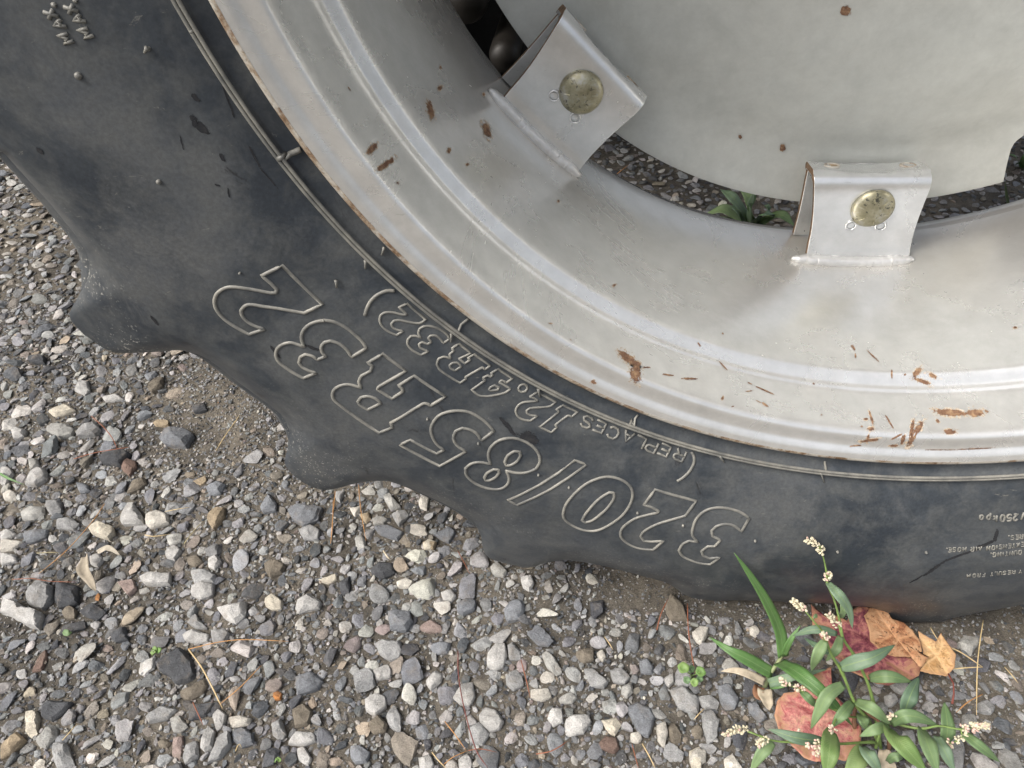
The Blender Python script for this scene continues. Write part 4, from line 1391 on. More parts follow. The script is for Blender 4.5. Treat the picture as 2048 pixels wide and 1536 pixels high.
# the ones that show largest, one by one
def show(x, y, r):
    d = np.linalg.norm(np.array([x, y, 0]) - EYE)
    hidden = (-.5 < x < .5 and .0 < y < 1.3) or not visible(x, y, -10) or (y > .02 and math.hypot(x, 0) < .55)
    return 0 if hidden else r / d


order = sorted(range(len(placed)), key=lambda i: -show(*placed[i]))
single = set(order[:max(0, 300 - n_stone)])
r_ = np.random.RandomState(5)
for i in single:
    x, y, r = placed[i]
    o = bpy.data.objects.new('stone', HI_MESH[r_.randint(len(HI_MESH))])
    s = r * r_.uniform(.95, 1.15)
    o.scale = (s, s, s * r_.uniform(.8, 1.1))
    o.rotation_euler = (r_.uniform(-.35, .35), r_.uniform(-.35, .35), r_.uniform(0, 6.28))
    o.location = (x, y, float(ground_z(x, y)) + s * r_.uniform(.04, .26))
    o.color = (*pick_tone(r_), 1)
    COL.objects.link(o)
    o.parent = ground


def rot_mats(n, tilt, r):
    a, b, c = r.uniform(-tilt, tilt, n), r.uniform(-tilt, tilt, n), r.uniform(0, 6.28319, n)
    ca, sa, cb, sb, cc, sc_ = np.cos(a), np.sin(a), np.cos(b), np.sin(b), np.cos(c), np.sin(c)
    Z, O = np.zeros(n), np.ones(n)
    Rx = np.stack([np.stack([O, Z, Z], 1), np.stack([Z, ca, -sa], 1), np.stack([Z, sa, ca], 1)], 1)
    Ry = np.stack([np.stack([cb, Z, sb], 1), np.stack([Z, O, Z], 1), np.stack([-sb, Z, cb], 1)], 1)
    Rz = np.stack([np.stack([cc, -sc_, Z], 1), np.stack([sc_, cc, Z], 1), np.stack([Z, Z, O], 1)], 1)
    return Rz @ Ry @ Rx


AV, AF, AC, base = [], [], [], 0


def scatter(pos, rad, protos, tilt, sink, seed, tone_mul=1.0):
    global base
    r = np.random.RandomState(seed)
    n = len(pos)
    which = r.randint(len(protos), size=n)
    Rm = rot_mats(n, tilt, r)
    sc = np.stack([rad, rad, rad * r.uniform(.75, 1.15, n)], 1)
    zz = ground_z(pos[:, 0], pos[:, 1]) + rad * r.uniform(sink[0], sink[1], n)
    tones = np.array([pick_tone(r) for _ in range(n)]) * tone_mul
    for p in range(len(protos)):
        idx = np.nonzero(which == p)[0]
        if not len(idx):
            continue
        v, f = protos[p]
        W = np.einsum('nij,mj->nmi', Rm[idx] * sc[idx][:, None, :], v)
        W += np.stack([pos[idx, 0], pos[idx, 1], zz[idx]], 1)[:, None, :]
        m = len(v)
        AV.append(W.reshape(-1, 3))
        AF.append((f[None] + (base + np.arange(len(idx)) * m)[:, None, None]).reshape(-1, 3))
        AC.append(np.repeat(tones[idx], m, 0))
        base += len(idx) * m


rest = np.array([placed[i] for i in range(len(placed)) if i not in single])
bigm = rest[:, 2] > .0062
scatter(rest[bigm][:, :2], rest[bigm][:, 2], PROTO_MID, .35, (.02, .26), 31)
scatter(rest[~bigm][:, :2], rest[~bigm][:, 2], PROTO_LO, .45, (.02, .35), 32, .86)
# grit between the stones
ng = 90000
gxp, gyp = nrs.uniform(-1.3, .45, ng), nrs.uniform(-.36, .45, ng)
vis = np.array([visible(a, b, 60) and not (-.15 < a < .15 and .02 < b < .3) for a, b in zip(gxp, gyp)])
gpos = np.stack([gxp, gyp], 1)[vis]
scatter(gpos, .0008 + .0015 * nrs.rand(len(gpos)) ** 2.0, [(ICO[1][0][:12], None)] if False else [stone_shape(400 + i, 1, 8) for i in range(16)], .8, (.1, .6), 33, .95)
AV, AF, AC = np.concatenate(AV), np.concatenate(AF).astype(np.int32), np.concatenate(AC)
me = bpy.data.meshes.new('gravel')
me.vertices.add(len(AV))
me.vertices.foreach_set('co', AV.reshape(-1).astype(np.float32))
me.loops.add(AF.size)
me.loops.foreach_set('vertex_index', AF.reshape(-1))
me.polygons.add(len(AF))
me.polygons.foreach_set('loop_start', np.arange(0, AF.size, 3, dtype=np.int32))
me.polygons.foreach_set('use_smooth', np.zeros(len(AF), dtype=bool))
at = me.color_attributes.new('tint', 'FLOAT_COLOR', 'POINT')
at.data.foreach_set('color', np.concatenate([AC, np.ones((len(AC), 1))], 1).reshape(-1).astype(np.float32))
me.update()
me.materials.append(M_GRAV)
gravel = bpy.data.objects.new('gravel', me)
COL.objects.link(gravel)
tag(gravel, 'mixed grey crushed gravel and grit strewn over the dirt', 'gravel', kind='stuff')

# ------------------------------------------------------------------ fallen leaves
def fallen_leaf(name, label, z, outline, mat, veins, height, seed, petiole=None):
    r = random.Random(seed)
    P = px(z, outline)
    S = []
    n0 = len(P)
    for i in range(n0):
        a, b = np.array(P[i]), np.array(P[(i + 1) % n0])
        k = max(2, int(np.linalg.norm(b - a) / 5))
        nrm = np.array([-(b - a)[1], (b - a)[0]]) / (np.linalg.norm(b - a) + 1e-9)
        for t in range(k):
            S.append(a + (b - a) * t / k + nrm * (r.uniform(-.6, .9) if t else 0))
    Q = np.array([gp(p, height)[:2] for p in S])
    c = Q.mean(0)
    n = len(Q)
    V, F, vein_w = [], [], []
    vl = []
    for s in veins:
        L = [np.array(gp(p, height)[:2]) for p in px(z, s)]
        vl += list(zip(L[:-1], L[1:]))

    def vd(q):
        b = 1.0
        for a, e in vl:
            d = e - a
            t = max(0, min(1, np.dot(q - a, d) / np.dot(d, d)))
            b = min(b, np.linalg.norm(q - a - d * t))
        return b
    levels = np.linspace(0, 1, 15)[1:]
    edge_w = [0.0] + [float(s_) for s_ in levels for _ in range(n)]
    V.append((c[0], c[1], 0))
    for s in levels:
        for i in range(n):
            q = c + (Q[i] - c) * s
            V.append((q[0], q[1], 0))
    VV = []
    for (x, y, _) in V:
        d = vd(np.array([x, y]))
        w = max(0.0, 1 - d / .0013)
        vein_w.append(w)
        e = np.linalg.norm(np.array([x, y]) - c)
        curl = .0020 * math.sin(x * 50 + seed) * math.cos(y * 42 + seed * 2) + .0010 * noise.noise(Vector((x * 60, y * 60, seed))) + .9 * e * e
        VV.append((x, y, height + curl + .0012 * min(1, d / .006) - .0006))
    for i in range(n):
        F.append((0, 1 + i, 1 + (i + 1) % n))
    for l in range(len(levels) - 1):
        for i in range(n):
            a = 1 + l * n + i
            b = 1 + l * n + (i + 1) % n
            F.append((a, a + n, b + n, b))
    org = Vector((c[0], c[1], height))
    root = empty(name, org, label, 'fallen leaf', 'fallen leaves under the tyre')
    o = mesh_obj('leaf_blade', VV, F, mat)
    at = o.data.attributes.new('vein', 'FLOAT', 'POINT')
    at.data.foreach_set('value', np.array(vein_w, np.float32))
    at = o.data.attributes.new('margin', 'FLOAT', 'POINT')
    at.data.foreach_set('value', np.array(edge_w, np.float32))
    so = o.modifiers.new('thick', 'SOLIDIFY')
    so.thickness = .0004
    child_fix(o, root)
    if petiole:
        m_ = MB()
        pts = [gp(p, hh) for p, hh in zip(px(z, petiole), (height, height + .003, height + .002, height))]
        m_.tube(pts, [.0009, .0007, .0007, .0011], 6)
        child_fix(m_.build('leaf_stalk', M_PET), root)
    return root


M_PET = mat_plain('red_stalk', (.20, .06, .045), .6)
M_MAROON = mat_leaf('maroon_leaf', [(.36, (.10, .028, .045)), (.48, (.21, .058, .075)), (.58, (.36, .14, .13)), (.68, (.34, .17, .10))], (.10, .02, .03), .45, (.52, .24, .20))
M_ORANGE = mat_leaf('orange_leaf', [(.38, (.22, .09, .045)), (.48, (.38, .19, .095)), (.60, (.50, .31, .18))], (.055, .028, .018), .95, (.60, .33, .17))
M_TANLF = mat_leaf('tan_leaf', [(.38, (.36, .20, .08)), (.48, (.52, .32, .15)), (.60, (.60, .41, .22))], (.20, .11, .05), .7, (.66, .45, .24))
M_PINK = mat_leaf('pink_leaf', [(.36, (.28, .07, .07)), (.46, (.44, .16, .15)), (.56, (.54, .28, .22)), (.68, (.50, .32, .18))], (.32, .03, .05), .55, (.66, .36, .28))
fallen_leaf('fallen_leaf', 'large maroon red leaf trapped under the bottom of the tyre', 'C',
            '795 585 835 640 900 660 960 650 1010 680 1040 612 1110 580 1165 620 1250 800 1330 880 1400 900 1450 930 1430 1000 1390 1022 1310 1040 1250 1060 1190 1050 1100 1010 1000 970 940 900 870 810 805 710', M_MAROON,
            ['1060 600 1130 760 1220 880 1400 1000', '1130 760 980 720 850 690', '1180 840 1050 870 950 880', '1220 880 1180 960 1160 1030'], .015, 1)
fallen_leaf('fallen_leaf', 'orange leaf with black spots lying on the maroon leaf', 'C',
            '1105 655 1150 600 1230 610 1268 672 1335 690 1395 732 1440 800 1450 870 1490 890 1440 955 1400 890 1290 890 1220 870 1145 800 1130 720', M_ORANGE,
            ['1180 620 1280 760 1440 930', '1280 760 1200 800 1160 790', '1300 790 1380 760 1410 750'], .021, 2)
fallen_leaf('fallen_leaf', 'tan yellow leaf lobe with a thin red stalk beside the spotted orange leaf', 'C',
            '1425 738 1530 800 1562 745 1612 820 1652 870 1642 950 1602 995 1500 985 1440 968 1470 900 1450 830', M_TANLF, ['1440 780 1540 880 1610 980', '1540 880 1480 920 1450 950', '1540 880 1570 820 1562 760'], .019, 3,
            '1605 985 1635 1040 1638 1100 1628 1160')
fallen_leaf('fallen_leaf', 'pink and red mottled leaf beneath the flowering weed', 'C',
            '640 1100 700 1092 760 1040 800 1005 880 965 918 948 920 1040 950 1130 990 1170 1050 1260 1090 1310 1085 1420 1000 1500 960 1490 880 1505 830 1502 760 1480 690 1410 620 1330 585 1230 600 1150', M_PINK,
            ['880 1000 860 1150 830 1300 800 1480', '850 1200 720 1150 640 1130', '840 1260 960 1240 1040 1290', '820 1350 720 1330 640 1300', '815 1400 930 1420 1000 1470'], .012, 4)

# ------------------------------------------------------------------ green weeds
M_LF = mat_green('weed_leaf', (.115, .185, .082), (.19, .27, .130))
M_LFY = mat_green('young_leaf', (.13, .21, .065), (.22, .30, .12))
M_LFD = mat_green('dark_weed_leaf', (.095, .155, .098), (.155, .225, .145))
M_GRASS = mat_green('grass_blade', (.07, .15, .045), (.12, .23, .075), (.18, .28, .12), .4)
M_STEM = mat_plain('weed_stem', (.16, .24, .07), .5)
M_STEMR = mat_plain('red_weed_stem', (.16, .085, .05), .55)
M_BUD = mat_plain('flower_bud', (.60, .55, .40), .5, 0, .3, .14, 260)
M_BUDP = mat_plain('pink_bud', (.60, .42, .36), .5, 0, .3, .2, 260)


def blade(name, pts, width, mat, parent, fold=.25, droop=0.0, power=.9, base_w=.25, wave=.0, seed=0):
    """A leaf along 3-D points; width in metres."""
    P = smooth_line([np.array(p, float) for p in pts], False, 7, 120)
    P = [Vector(p) for p in P]
    n = len(P)
    V, F, UV = [], [], []
    cols_ = [-1, -.55, 0, .55, 1]
    r = random.Random(seed)
    ph = r.random() * 6
    for i, p in enumerate(P):
        t = i / (n - 1)
        tan = (P[min(i + 1, n - 1)] - P[max(i - 1, 0)]).normalized()
        side = tan.cross(Vector((0, -.35, 1)))
        if side.length < 1e-4:
            side = Vector((1, 0, 0))
        side.normalize()
        up = side.cross(tan).normalized()
        prof = (math.sin(math.pi * min(1, (t * .93 + .07)) ** power)) ** .8
        w = width / 2 * max(.02, base_w * (1 - t) ** 3 + prof * (1 - base_w * (1 - t) ** 3)) * (1 if t < .97 else .3)
        for c_ in cols_:
            z = fold * abs(c_) * w - .10 * c_ * c_ * w + wave * math.sin(t * 11 + ph + c_) * w * abs(c_)
            V.append(p + side * (c_ * w) + up * z)
            UV.append((.5 + c_ / 2, t))
    m = len(cols_)
    for i in range(n - 1):
        for j_ in range(m - 1):
            a = i * m + j_
            F.append((a, a + 1, a + m + 1, a + m))
    o = mesh_obj(name, V, F, mat)
    uvl = o.data.uv_layers.new(name='UVMap')
    for lp in o.data.loops:
        uvl.data[lp.index].uv = UV[lp.vertex_index]
    so = o.modifiers.new('thick', 'SOLIDIFY')
    so.thickness = .0003
    child_fix(o, parent)
    return o


def pxz(z, s, hs):
    P = px(z, s)
    return [gp(p, h) for p, h in zip(P, hs)]


def spike(axis_pts, n, parent, seed, pink=.25, rad=.0032):
    """A flower spike: a stalk packed with little pale buds."""
    r = random.Random(seed)
    ms = [MB(), MB()]
    A = [Vector(p) for p in axis_pts]
    v0, f0 = ICO[1]
    for k in range(n):
        t = (k + .5) / n
        i = min(int(t * (len(A) - 1)), len(A) - 2)
        p = A[i].lerp(A[i + 1], t * (len(A) - 1) - i)
        tan = (A[i + 1] - A[i]).normalized()
        q = Vector((r.gauss(0, 1), r.gauss(0, 1), r.gauss(0, 1)))
        q = (q - tan * q.dot(tan)).normalized()
        d = (q + tan * .8).normalized()
        c = p + q * rad * r.uniform(.5, 1.0) * (1.1 - .5 * t)
        rot = d.to_track_quat('Z', 'Y').to_matrix()
        s = r.uniform(.0008, .00125)
        vv = [c + rot @ Vector((x * s, y * s, z * s * 1.75)) for x, y, z in v0]
        ms[1 if r.random() < pink else 0].add(vv, f0.tolist())
    o = ms[0].build('flower_spike', M_BUD)
    child_fix(o, parent)
    if ms[1].v:
        o2 = ms[1].build('pink_buds', M_BUDP)
        o2.parent = o
    return o


weed = empty('flowering_weed', gp(px('C', '1200 1350')[0]), 'green weed with lance leaves and white pink flower spikes in front of the tyre', 'weed')


def stem(z, s, hs, rads, mat=None, parent=None, nodes=True):
    P = [Vector(p) for p in smooth_line([np.array(q) for q in pxz(z, s, hs)], False, 5, 120)]
    n = len(P)
    rr = [float(np.interp(i / (n - 1), np.linspace(0, 1, len(rads)), rads)) * (1.35 if nodes and i % 10 == 5 else 1) for i in range(n)]
    m = MB()
    m.tube(P, rr, 8)
    return child_fix(m.build('stem', mat or M_STEM), parent or weed)


stem('C', '1200 1400 1140 1260 1060 1160 985 980 920 870 880 770', (.0, .025, .045, .065, .085, .10), (.0016, .0014, .0012, .0009))
stem('C', '920 870 870 740 820 680 770 620', (.085, .10, .11, .115), (.0009, .0006))
stem('C', '1210 1420 1165 1150 1130 1030 1050 870 990 780 965 700', (.0, .03, .045, .065, .078, .085), (.0016, .0014, .0012, .001))
stem('C', '990 780 970 680 940 560 895 450 905 410', (.078, .09, .105, .125, .13), (.001, .0007))
stem('C', '895 450 890 380 870 290 850 240', (.125, .135, .148, .155), (.0007, .0006))
stem('C', '1190 1400 1160 1385 960 1395 700 1385 580 1375 430 1320', (.01, .02, .035, .045, .05, .055), (.0013, .001, .0007))
stem('C', '1180 1420 1240 1280 1400 1300 1460 1305 1550 1290 1680 1310 1740 1300', (.01, .03, .04, .043, .047, .05, .052), (.0014, .001, .0006))
stem('C', '1680 1310 1680 1360 1610 1395', (.05, .047, .045), (.0006, .0005))
stem('C', '1060 1160 960 1200 830 1140 740 1080 640 1040', (.045, .05, .055, .062, .065), (.0009, .0006))
stem('C', '1080 1240 960 1240 920 1310 860 1380 830 1430', (.03, .05, .055, .055, .052), (.0009, .0006))
stem('C', '1060 1160 1150 1230 1240 1280 1290 1230', (.04, .03, .03, .05), (.0013, .001, .0006), M_STEMR)
stem('C', '1060 1180 1055 1280 1060 1370', (.03, .018, .004), (.0019, .0016), M_STEMR)
stem('C', '1240 1290 1260 1400 1250 1480', (.02, .008, .0), (.0016, .0014), M_STEMR)
LEAVES = [('900 450 960 520 1020 600 1045 720', (.125, .128, .118, .10), 78, M_LFD), ('975 660 990 620 975 575', (.085, .095, .10), 50, M_LF), ('955 752 830 725 695 762', (.08, .085, .07), 62, M_LFD),
          ('930 870 850 830 760 772', (.06, .065, .058), 52, M_LFD), ('882 792 840 870 805 972', (.10, .095, .07), 82, M_LF), ('975 765 950 840 890 912', (.08, .08, .065), 66, M_LF),
          ('975 947 1060 920 1160 890 1295 815', (.07, .082, .088, .08), 104, M_LFD), ('1145 1012 1250 1000 1395 1032', (.046, .058, .05), 84, M_LF), ('1345 1222 1380 1120 1435 1002', (.04, .055, .05), 96, M_LFD),
          ('992 1047 900 1110 850 1200 800 1310', (.065, .07, .06, .045), 92, M_LF), ('1045 1150 985 1220 920 1302', (.048, .055, .045), 76, M_LF), ('1065 1145 1160 1190 1272 1282', (.048, .06, .045), 84, M_LF),
          ('1270 1278 1370 1230 1545 1285', (.04, .056, .045), 88, M_LF), ('1258 1285 1180 1310 1085 1352', (.04, .048, .038), 70, M_LF), ('1248 1300 1330 1390 1480 1560', (.04, .062, .05), 135, M_LFY),
          ('1452 1305 1490 1410 1545 1570', (.042, .055, .045), 112, M_LF), ('1540 1350 1580 1430 1645 1560', (.045, .05, .04), 88, M_LFD), ('1590 1402 1600 1290 1582 1148', (.03, .045, .045), 94, M_LF),
          ('1690 1330 1780 1400 1910 1503', (.048, .055, .04), 70, M_LF), ('872 1378 720 1360 552 1308', (.04, .05, .045), 82, M_LFD), ('582 1385 520 1440 445 1560', (.048, .05, .035), 84, M_LF),
          ('922 1320 910 1430 890 1590', (.052, .066, .055), 132, M_LFY), ('1102 1408 1150 1470 1215 1570', (.035, .045, .035), 94, M_LFD), ('1112 1425 1070 1490 1000 1590', (.03, .042, .035), 124, M_LFY),
          ('742 1085 790 1130 842 1187', (.06, .062, .05), 58, M_LF), ('1085 1215 1110 1260 1132 1315', (.03, .035, .028), 76, M_LF), ('835 635 825 655 818 672', (.118, .12, .112), 26, M_LF),
          ('1300 1250 1390 1225 1450 1235', (.03, .035, .03), 60, M_LFD), ('1250 1500 1300 1470 1340 1480', (.02, .03, .025), 60, M_LF)]
for q, (s, hs, w, mt) in enumerate(LEAVES):
    P = pxz('C', s, hs)
    dep = np.linalg.norm(P[0] - EYE)
    blade('leaf', P, w * .3418 * dep / FPX * .70, mt, weed, .28, 0, .85, .22, .10, q)
for s, hs, n, pk in (('875 272 850 245 815 215 770 195', (.150, .154, .158, .160), 46, .08), ('905 440 905 410 898 390', (.128, .131, .133), 20, .35), ('765 615 735 585 690 555', (.116, .119, .122), 44, .08),
                     ('965 705 930 660 895 630', (.088, .094, .098), 30, .12), ('895 775 880 760 868 755', (.10, .103, .105), 14, .4), ('660 1055 640 1035 622 1018', (.065, .068, .07), 18, .3),
                     ('750 1082 725 1068 705 1062', (.062, .065, .066), 14, .25), ('425 1310 360 1310 290 1345', (.055, .057, .058), 44, .15), ('545 1370 515 1385 490 1400', (.052, .053, .054), 26, .15),
                     ('1740 1300 1790 1290 1845 1290', (.052, .055, .058), 38, .45), ('1690 1310 1705 1300 1720 1295', (.05, .052, .053), 14, .4), ('1690 1335 1700 1350 1715 1375', (.05, .05, .048), 12, .15),
                     ('1660 1365 1660 1370 1655 1380', (.046, .047, .047), 8, .3), ('1620 1390 1612 1395 1605 1405', (.045, .046, .046), 10, .5), ('850 1385 838 1420 830 1465', (.055, .056, .054), 30, .4),
                     ('935 1305 918 1312 905 1318', (.055, .057, .057), 12, .4), ('1285 1240 1268 1238 1260 1225', (.05, .052, .053), 12, .5), ('795 1400 792 1405 790 1412', (.05, .05, .05), 6, .5), ('735 1310 732 1308 728 1306', (.05, .05, .05), 5, .5)):
    spike(pxz('C', s, hs), int(n * 1.15), weed, n * 7 + len(s), pk)

grass = empty('grass_weed', gp(px('C', '540 1050')[0]), 'bright green wide-bladed grass weed left of the flowering weed', 'grass weed')
stem('C', '530 1060 560 990 600 930 630 880', (.0, .012, .022, .03), (.0022, .0018, .0016), mat_plain('grass_sheath', (.24, .28, .14), .6), grass, False)
for q, (s, hs, w, mt) in enumerate((('640 885 620 740 540 560 440 400 352 276', (.03, .055, .09, .12, .14), 62, M_GRASS), ('578 985 430 900 330 850 205 768', (.015, .03, .035, .03), 66, M_GRASS),
                                    ('615 918 720 975 850 1080 960 1190 1045 1290', (.028, .055, .06, .05, .03), 76, M_GRASS), ('640 880 680 790 742 698', (.03, .05, .06), 34, M_GRASS),
                                    ('555 1040 700 1000 900 958', (.014, .03, .025), 46, M_LFD), ('560 1060 640 1050 700 1040', (.012, .02, .015), 30, M_GRASS))):
    P = pxz('C', s, hs)
    dep = np.linalg.norm(P[0] - EYE)
    blade('grass_leaf', P, w * .3418 * dep / FPX, mt, grass, .22, 0, .55, .75, .03, q)
M_DRY = mat_plain('dry_blade', (.42, .36, .27), .8)
blade('dry_leaf', pxz('C', '530 1035 430 985 350 965 272 970', (.012, .02, .02, .012)), .007, M_DRY, grass, .4, 0, .6, .7, .1, 31)
blade('dry_leaf', pxz('C', '520 1080 540 1130 560 1200', (.012, .016, .010)), .012, M_DRY, grass, .5, 0, .7, .5, .3, 32)
blade('dry_leaf', pxz('C', '500 1060 490 1100 520 1140', (.01, .012, .010)), .010, mat_plain('brown_blade', (.20, .10, .055), .8), grass, .5, 0, .7, .5, .3, 33)


def round_leaf(c, r, mat, parent, tilt, seed):
    rr = random.Random(seed)
    V, F, UV = [Vector((0, 0, -.0008))], [], [(.5, .5)]
    n = 18
    for lv in (.5, 1.0):
        for k in range(n):
            q = 6.28319 * k / n
            e = r * lv * (1 + .06 * math.sin(5 * q + seed)) * (1 - .18 * max(0, math.cos(q)) ** 8)
            V.append(Vector((e * math.cos(q), e * math.sin(q), .0012 * lv * lv)))
            UV.append((.5 + .5 * lv * math.cos(q), .5 + .5 * lv * math.sin(q)))
    for k in range(n):
        F.append((0, 1 + k, 1 + (k + 1) % n))
        F.append((1 + k, 1 + n + k, 1 + n + (k + 1) % n, 1 + (k + 1) % n))
    rot = Matrix.Rotation(tilt, 3, 'X') @ Matrix.Rotation(rr.random() * 6, 3, 'Z')
    V = [rot @ v_ + Vector(c) for v_ in V]
    o = mesh_obj('leaf', V, F, mat)
    uvl = o.data.uv_layers.new(name='UVMap')
    for lp in o.data.loops:
        uvl.data[lp.index].uv = UV[lp.vertex_index]
    so = o.modifiers.new('thick', 'SOLIDIFY')
    so.thickness = .0003
    return child_fix(o, parent)


M_SEED = mat_green('seedling_leaf', (.12, .22, .055), (.19, .29, .09), (.18, .28, .11))
M_SEED2 = mat_green('seedling_leaf_pale', (.09, .16, .07), (.13, .21, .10), (.18, .32, .14))
sd = empty('clover_seedling', gp(px('C', '100 1000')[0]), 'round-leaved clover seedling growing between grey stones', 'seedling')
stem('C', '100 1010 98 990 60 960', (.0, .012, .02), (.0007, .0005), None, sd, False)
stem('C', '100 1000 130 985 152 975', (.0, .012, .02), (.0007, .0005), None, sd, False)
for q, (s, rw, mt) in enumerate((('55 952', 34, M_SEED), ('155 972', 30, M_SEED), ('120 1035', 24, M_SEED), ('75 1020', 22, M_SEED2), ('150 1012', 20, M_SEED2), ('100 955', 22, M_SEED2))):
    round_leaf(gp(px('C', s)[0], .02 - .002 * q), rw * .3418 * .62 / FPX, mt, sd, .15 + .1 * q, q)
sp = empty('green_sprout', gp(px('A', '890 870')[0]), 'tiny two-leaf green sprout beside the large dark slate slab', 'sprout')
for q, (s, e) in enumerate((('888 872', '880 838'), ('895 868', '925 848'), ('885 874', '868 872'))):
    a, b = px('A', s)[0], px('A', e)[0]
    blade('leaf', [gp(a, .006), gp(((a[0] + b[0]) / 2, (a[1] + b[1]) / 2), .011), gp(b, .011)], .0058, M_SEED, sp, .1, 0, .9, .2, 0, q)
sp = empty('green_sprout', gp(px('A', '1595 1495')[0]), 'tiny green sprout at the bottom edge below the grey column stone', 'sprout')
for q, (s, e) in enumerate((('1592 1496', '1575 1490'), ('1596 1494', '1608 1478'), ('1592 1492', '1590 1472'))):
    a, b = px('A', s)[0], px('A', e)[0]
    blade('leaf', [gp(a, .004), gp(((a[0] + b[0]) / 2, (a[1] + b[1]) / 2), .008), gp(b, .008)], .004, M_SEED, sp, .1, 0, .9, .2, 0, q)
sp = empty('green_leaflet', gp(px('A', '385 760')[0]), 'single small green leaflet lying on dark chips at the left', 'leaf')
blade('leaf', pxz('A', '362 752 388 762 414 758', (.008, .010, .008)), .006, M_LF, sp, .2, 0, .9, .2, 0, 3)
sp = empty('grass_sprig', gp(px('D', '90 1360')[0]), 'thin bright green grass sprig at the left edge', 'grass')
blade('grass_leaf', pxz('D', '-20 1300 60 1345 130 1375 205 1405', (.012, .014, .013, .010)), .0028, M_GRASS, sp, .3, 0, .5, .8, 0, 4)

# weeds behind the wheel, seen through the rim
bw = empty('broadleaf_weed', gp((1500, 420)), 'broad-leaved green weed behind the wheel seen through the rim gap', 'weed')
for q, (s, hs, w) in enumerate((('1500 452 1470 400 1440 378', (.0, .05, .05), .020), ('1500 452 1500 400 1478 372', (.0, .06, .07), .022), ('1505 452 1535 420 1545 432', (.0, .05, .03), .026), ('1500 452 1450 420 1412 428', (.0, .03, .02), .02),
                                ('1498 454 1500 410 1508 385', (.0, .06, .08), .012), ('1490 452 1440 440 1422 436', (.0, .02, .01), .016), ('1488 452 1475 420 1455 412', (.0, .03, .02), .012), ('1510 452 1560 430 1590 452', (.0, .03, .02), .018))):
    blade('leaf', pxz('F', s, hs), w, (M_LF if q % 2 else M_LFD), bw, .3, 0, .8, .25, .2, q)
bg = empty('grass_tuft', gp((2040, 320)), 'green grass tuft behind the wheel at the disc cut-out', 'grass')
for q, (s, hs, w) in enumerate((('2040 335 2030 312 2016 308', (.0, .03, .03), .006), ('2042 335 2048 315 2060 300', (.0, .04, .05), .010), ('2045 340 2038 325 2030 330', (.0, .02, .01), .006), ('2050 330 2060 310 2075 300', (.0, .04, .05), .010))):
    blade('grass_leaf', pxz('F', s, hs), w, M_GRASS, bg, .2, 0, .5, .8, 0, q)
bg = empty('grass_shoot', gp((2016, 425)), 'single upright grass blade behind the rim at the right', 'grass')
blade('grass_leaf', pxz('F', '2018 422 2014 395 2010 362', (.0, .04, .09)), .011, M_LF, bg, .2, 0, .5, .9, 0, 9)

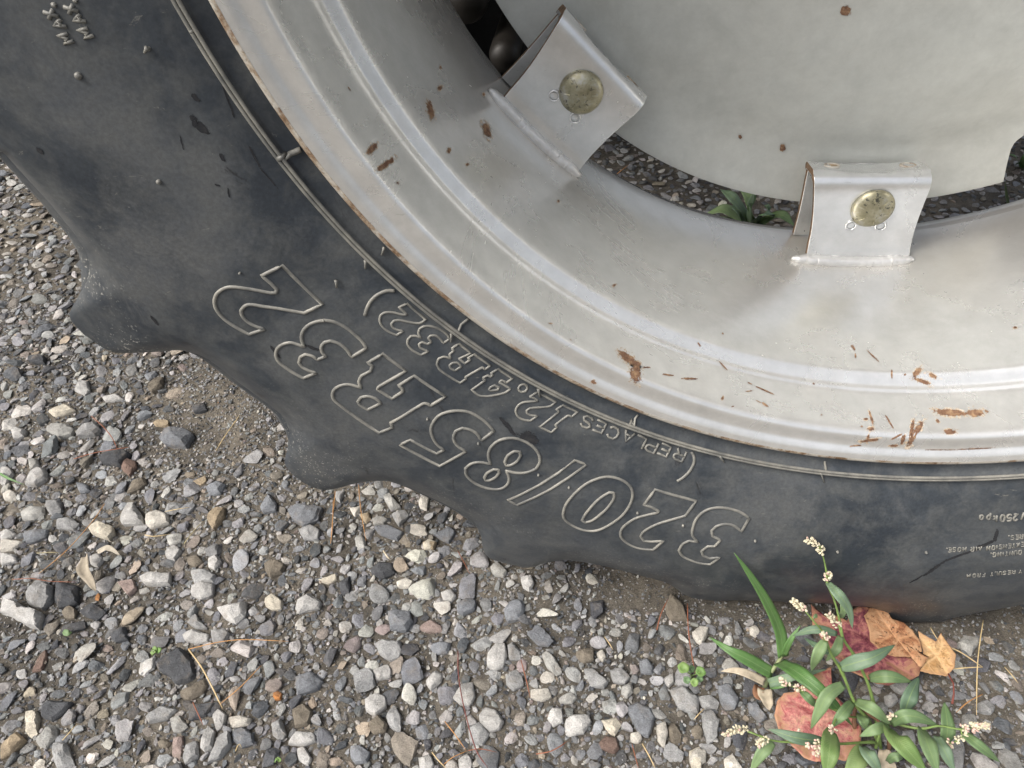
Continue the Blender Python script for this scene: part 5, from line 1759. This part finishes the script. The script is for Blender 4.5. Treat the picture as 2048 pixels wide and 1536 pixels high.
# ------------------------------------------------------------------ pine needles and straw
NCOL = {'o': (.46, .24, .09), 'r': (.27, .10, .055), 'd': (.17, .055, .045), 's': (.56, .43, .23), 'g': (.36, .31, .17), 'p': (.60, .52, .38)}
NMAT = {k: mat_plain('needle_' + n_, c, .55, 0, .4, .2, 90) for (k, c), n_ in zip(NCOL.items(), ('orange', 'rust', 'dark_red', 'straw', 'olive', 'pale'))}
NEEDLES = [('A', '600 20 540 110 380 290 220 425', 'o', .8, 'long orange pine needle running past the cream wedge-shaped stone'), ('A', '1080 855 1250 815 1400 800 1655 810', 'o', .8, 'arched orange pine needle above the sandy patch right of the slate slab'),
           ('A', '1080 855 1150 950 1220 1080 1275 1195', 's', 1.2, 'thick straw stalk running down beside the large dark slate slab'), ('A', '1495 950 1380 1070 1260 1170', 'o', .9, 'straight orange pine needle forming the right arm of the straw triangle'),
           ('A', '1105 1160 1135 1225 1165 1290', 'r', .9, 'short rust needle lying across the flat dark slab'), ('A', '360 1375 400 1330 440 1285', 's', .8, 'short straw needle right of the grey white block'),
           ('A', '830 200 880 208 975 195', 's', .9, 'short tan needle tucked under the white chunky stone'), ('A', '950 65 1020 52 1095 40', 's', .7, 'thin tan needle on top of the white chunky stone'),
           ('A', '70 455 180 450 280 465 440 470', 'r', .7, 'rust needle lying across the black cube-like rock'), ('A', '1910 0 1905 150 1895 250', 'o', .8, 'upright orange needle beside the broad three-pointed rock'),
           ('A', '1055 250 1100 190 1165 120', 'g', .8, 'olive needle left of the tan shield-shaped stone'), ('A', '210 305 280 300 350 302', 'g', .7, 'short pale olive needle crossing the long orange needle'),
           ('B', '632 740 635 880 670 1080 740 1320 805 1420', 'd', .9, 'long dark red needle curving down to the bottom edge'), ('B', '555 1150 610 1220 680 1320', 'o', .8, 'orange needle left of the long dark red needle'),
           ('B', '480 1330 520 1380 570 1430', 's', .9, 'straw needle at the bottom edge left of the thin rust arc'), ('B', '1000 790 1030 900 1055 1010', 'r', .8, 'rust needle between light stones below the shoe-shaped stone'),
           ('B', '1975 460 1978 580 1990 700 2020 870', 'r', .9, 'upright rust needle running into the clover seedling'), ('B', '1090 1340 1170 1325 1230 1295 1270 1265', 'r', .9, 'curved red needle below the big pale square stone'),
           ('B', '690 1320 760 1310 860 1330', 'r', .6, 'thin rust needle arc crossing the dark red needle'), ('B', '550 1400 600 1360 690 1320', 'o', .7, 'tan needle rising from the bottom edge to the dark red needle'),
           ('B', '1490 655 1515 690 1540 730', 's', .8, 'short straw needle above the white pebble'), ('B', '1795 615 1820 520 1862 430', 'r', 1.0, 'rust needle leaning by the stone that stands against the tyre'),
           ('B', '195 150 215 180 235 205', 'p', 1.5, 'short pale cream straw piece below the second lug hollow'), ('B', '1650 1280 1668 1350 1690 1430', 'r', .7, 'rust needle at the bottom edge below the white pebble pair'),
           ('B', '1710 1280 1750 1350 1790 1430', 's', .9, 'straw needle at the bottom edge under the wide dark slab'), ('B', '630 150 665 215 700 285', 'r', .7, 'short pinkish needle beside the third lug tip'),
           ('C', '1810 670 1790 800 1775 950 1770 1225', 's', .9, 'long straight straw needle standing at the far right'), ('C', '1500 715 1560 800 1680 860 1805 945', 's', 1.0, 'straw needle running from the tan leaf to a sharp joint'),
           ('C', '1805 945 1700 950 1570 962', 's', 1.0, 'straw needle lower arm joined to the tan leaf needle'), ('C', '1935 945 1975 990 2015 1040', 's', .9, 'short straw needle nearest the right edge'),
           ('C', '1805 1105 1720 1150 1650 1212', 'o', .9, 'tan needle sloping under the long straight straw needle'), ('C', '175 1190 145 1220 115 1255', 's', .8, 'short straw needle left of the tall grey oblong cobble'),
           ('D', '780 820 880 910 960 1010 1000 1095', 'r', .9, 'rust needle curving down to the black wedge-shaped rock'), ('D', '630 1185 800 1135 1000 1100 1110 1085', 'r', .9, 'rust needle lying flat on the black wedge-shaped rock'),
           ('D', '2048 810 1940 960 1840 1115', 's', 1.0, 'straw needle leaning out from under the tyre between two lugs'), ('P', '700 950 682 1130 660 1380', 'o', .8, 'orange needle hanging below the second lug'),
           ('P', '890 900 905 1080 950 1360', 'o', .8, 'long orange needle below the hollow between second and third lug'), ('A', '1350 1440 1370 1400 1385 1420', 's', .7, 'tiny bent straw below the round dark stone'),
           ('G', '240 480 290 440 340 400', 'o', 1.6, 'tan needle on the shaded gravel behind the rim gap')]
for z, s, c, w, label in NEEDLES:
    P2 = [np.array(p) for p in px(z, s)]
    P2 = smooth_line(P2, False, 5, 120)
    pts = []
    nn = len(P2)
    lift = rnd.uniform(.008, .012)
    for i, p in enumerate(P2):
        pts.append(gp(p, lift + .004 * math.sin(3.14 * i / (nn - 1))))
    m = MB()
    m.tube(pts, [.00055 * w * (1 if i < nn - 2 else .5) for i in range(nn)], 6)
    o = m.build('pine_needle', NMAT[c])
    tag(o, label, 'pine needle', 'dry needles on the gravel')
dl = empty('dry_leaf', gp(px('A', '500 400')[0]), 'curled grey brown dry leaf beside pale grey chips', 'dry leaf')
blade('leaf_blade', pxz('A', '490 325 485 390 520 460 550 525', (.012, .016, .014, .010)), .012, mat_plain('withered_leaf', (.30, .26, .20), .85), dl, .7, 0, .8, .4, .3, 40)
blade('leaf_blade', pxz('A', '560 300 620 275 690 318', (.014, .016, .012)), .006, mat_plain('withered_strip', (.40, .36, .29), .85), dl, .5, 0, .8, .4, .3, 41)
dl = empty('dry_leaf', gp(px('C', '1240 1490')[0]), 'torn beige dry leaf scrap under the yellow green weed leaf', 'dry leaf')
blade('leaf_blade', pxz('C', '1190 1470 1240 1495 1300 1545', (.014, .016, .012)), .016, M_DRY, dl, .4, 0, .8, .4, .4, 42)
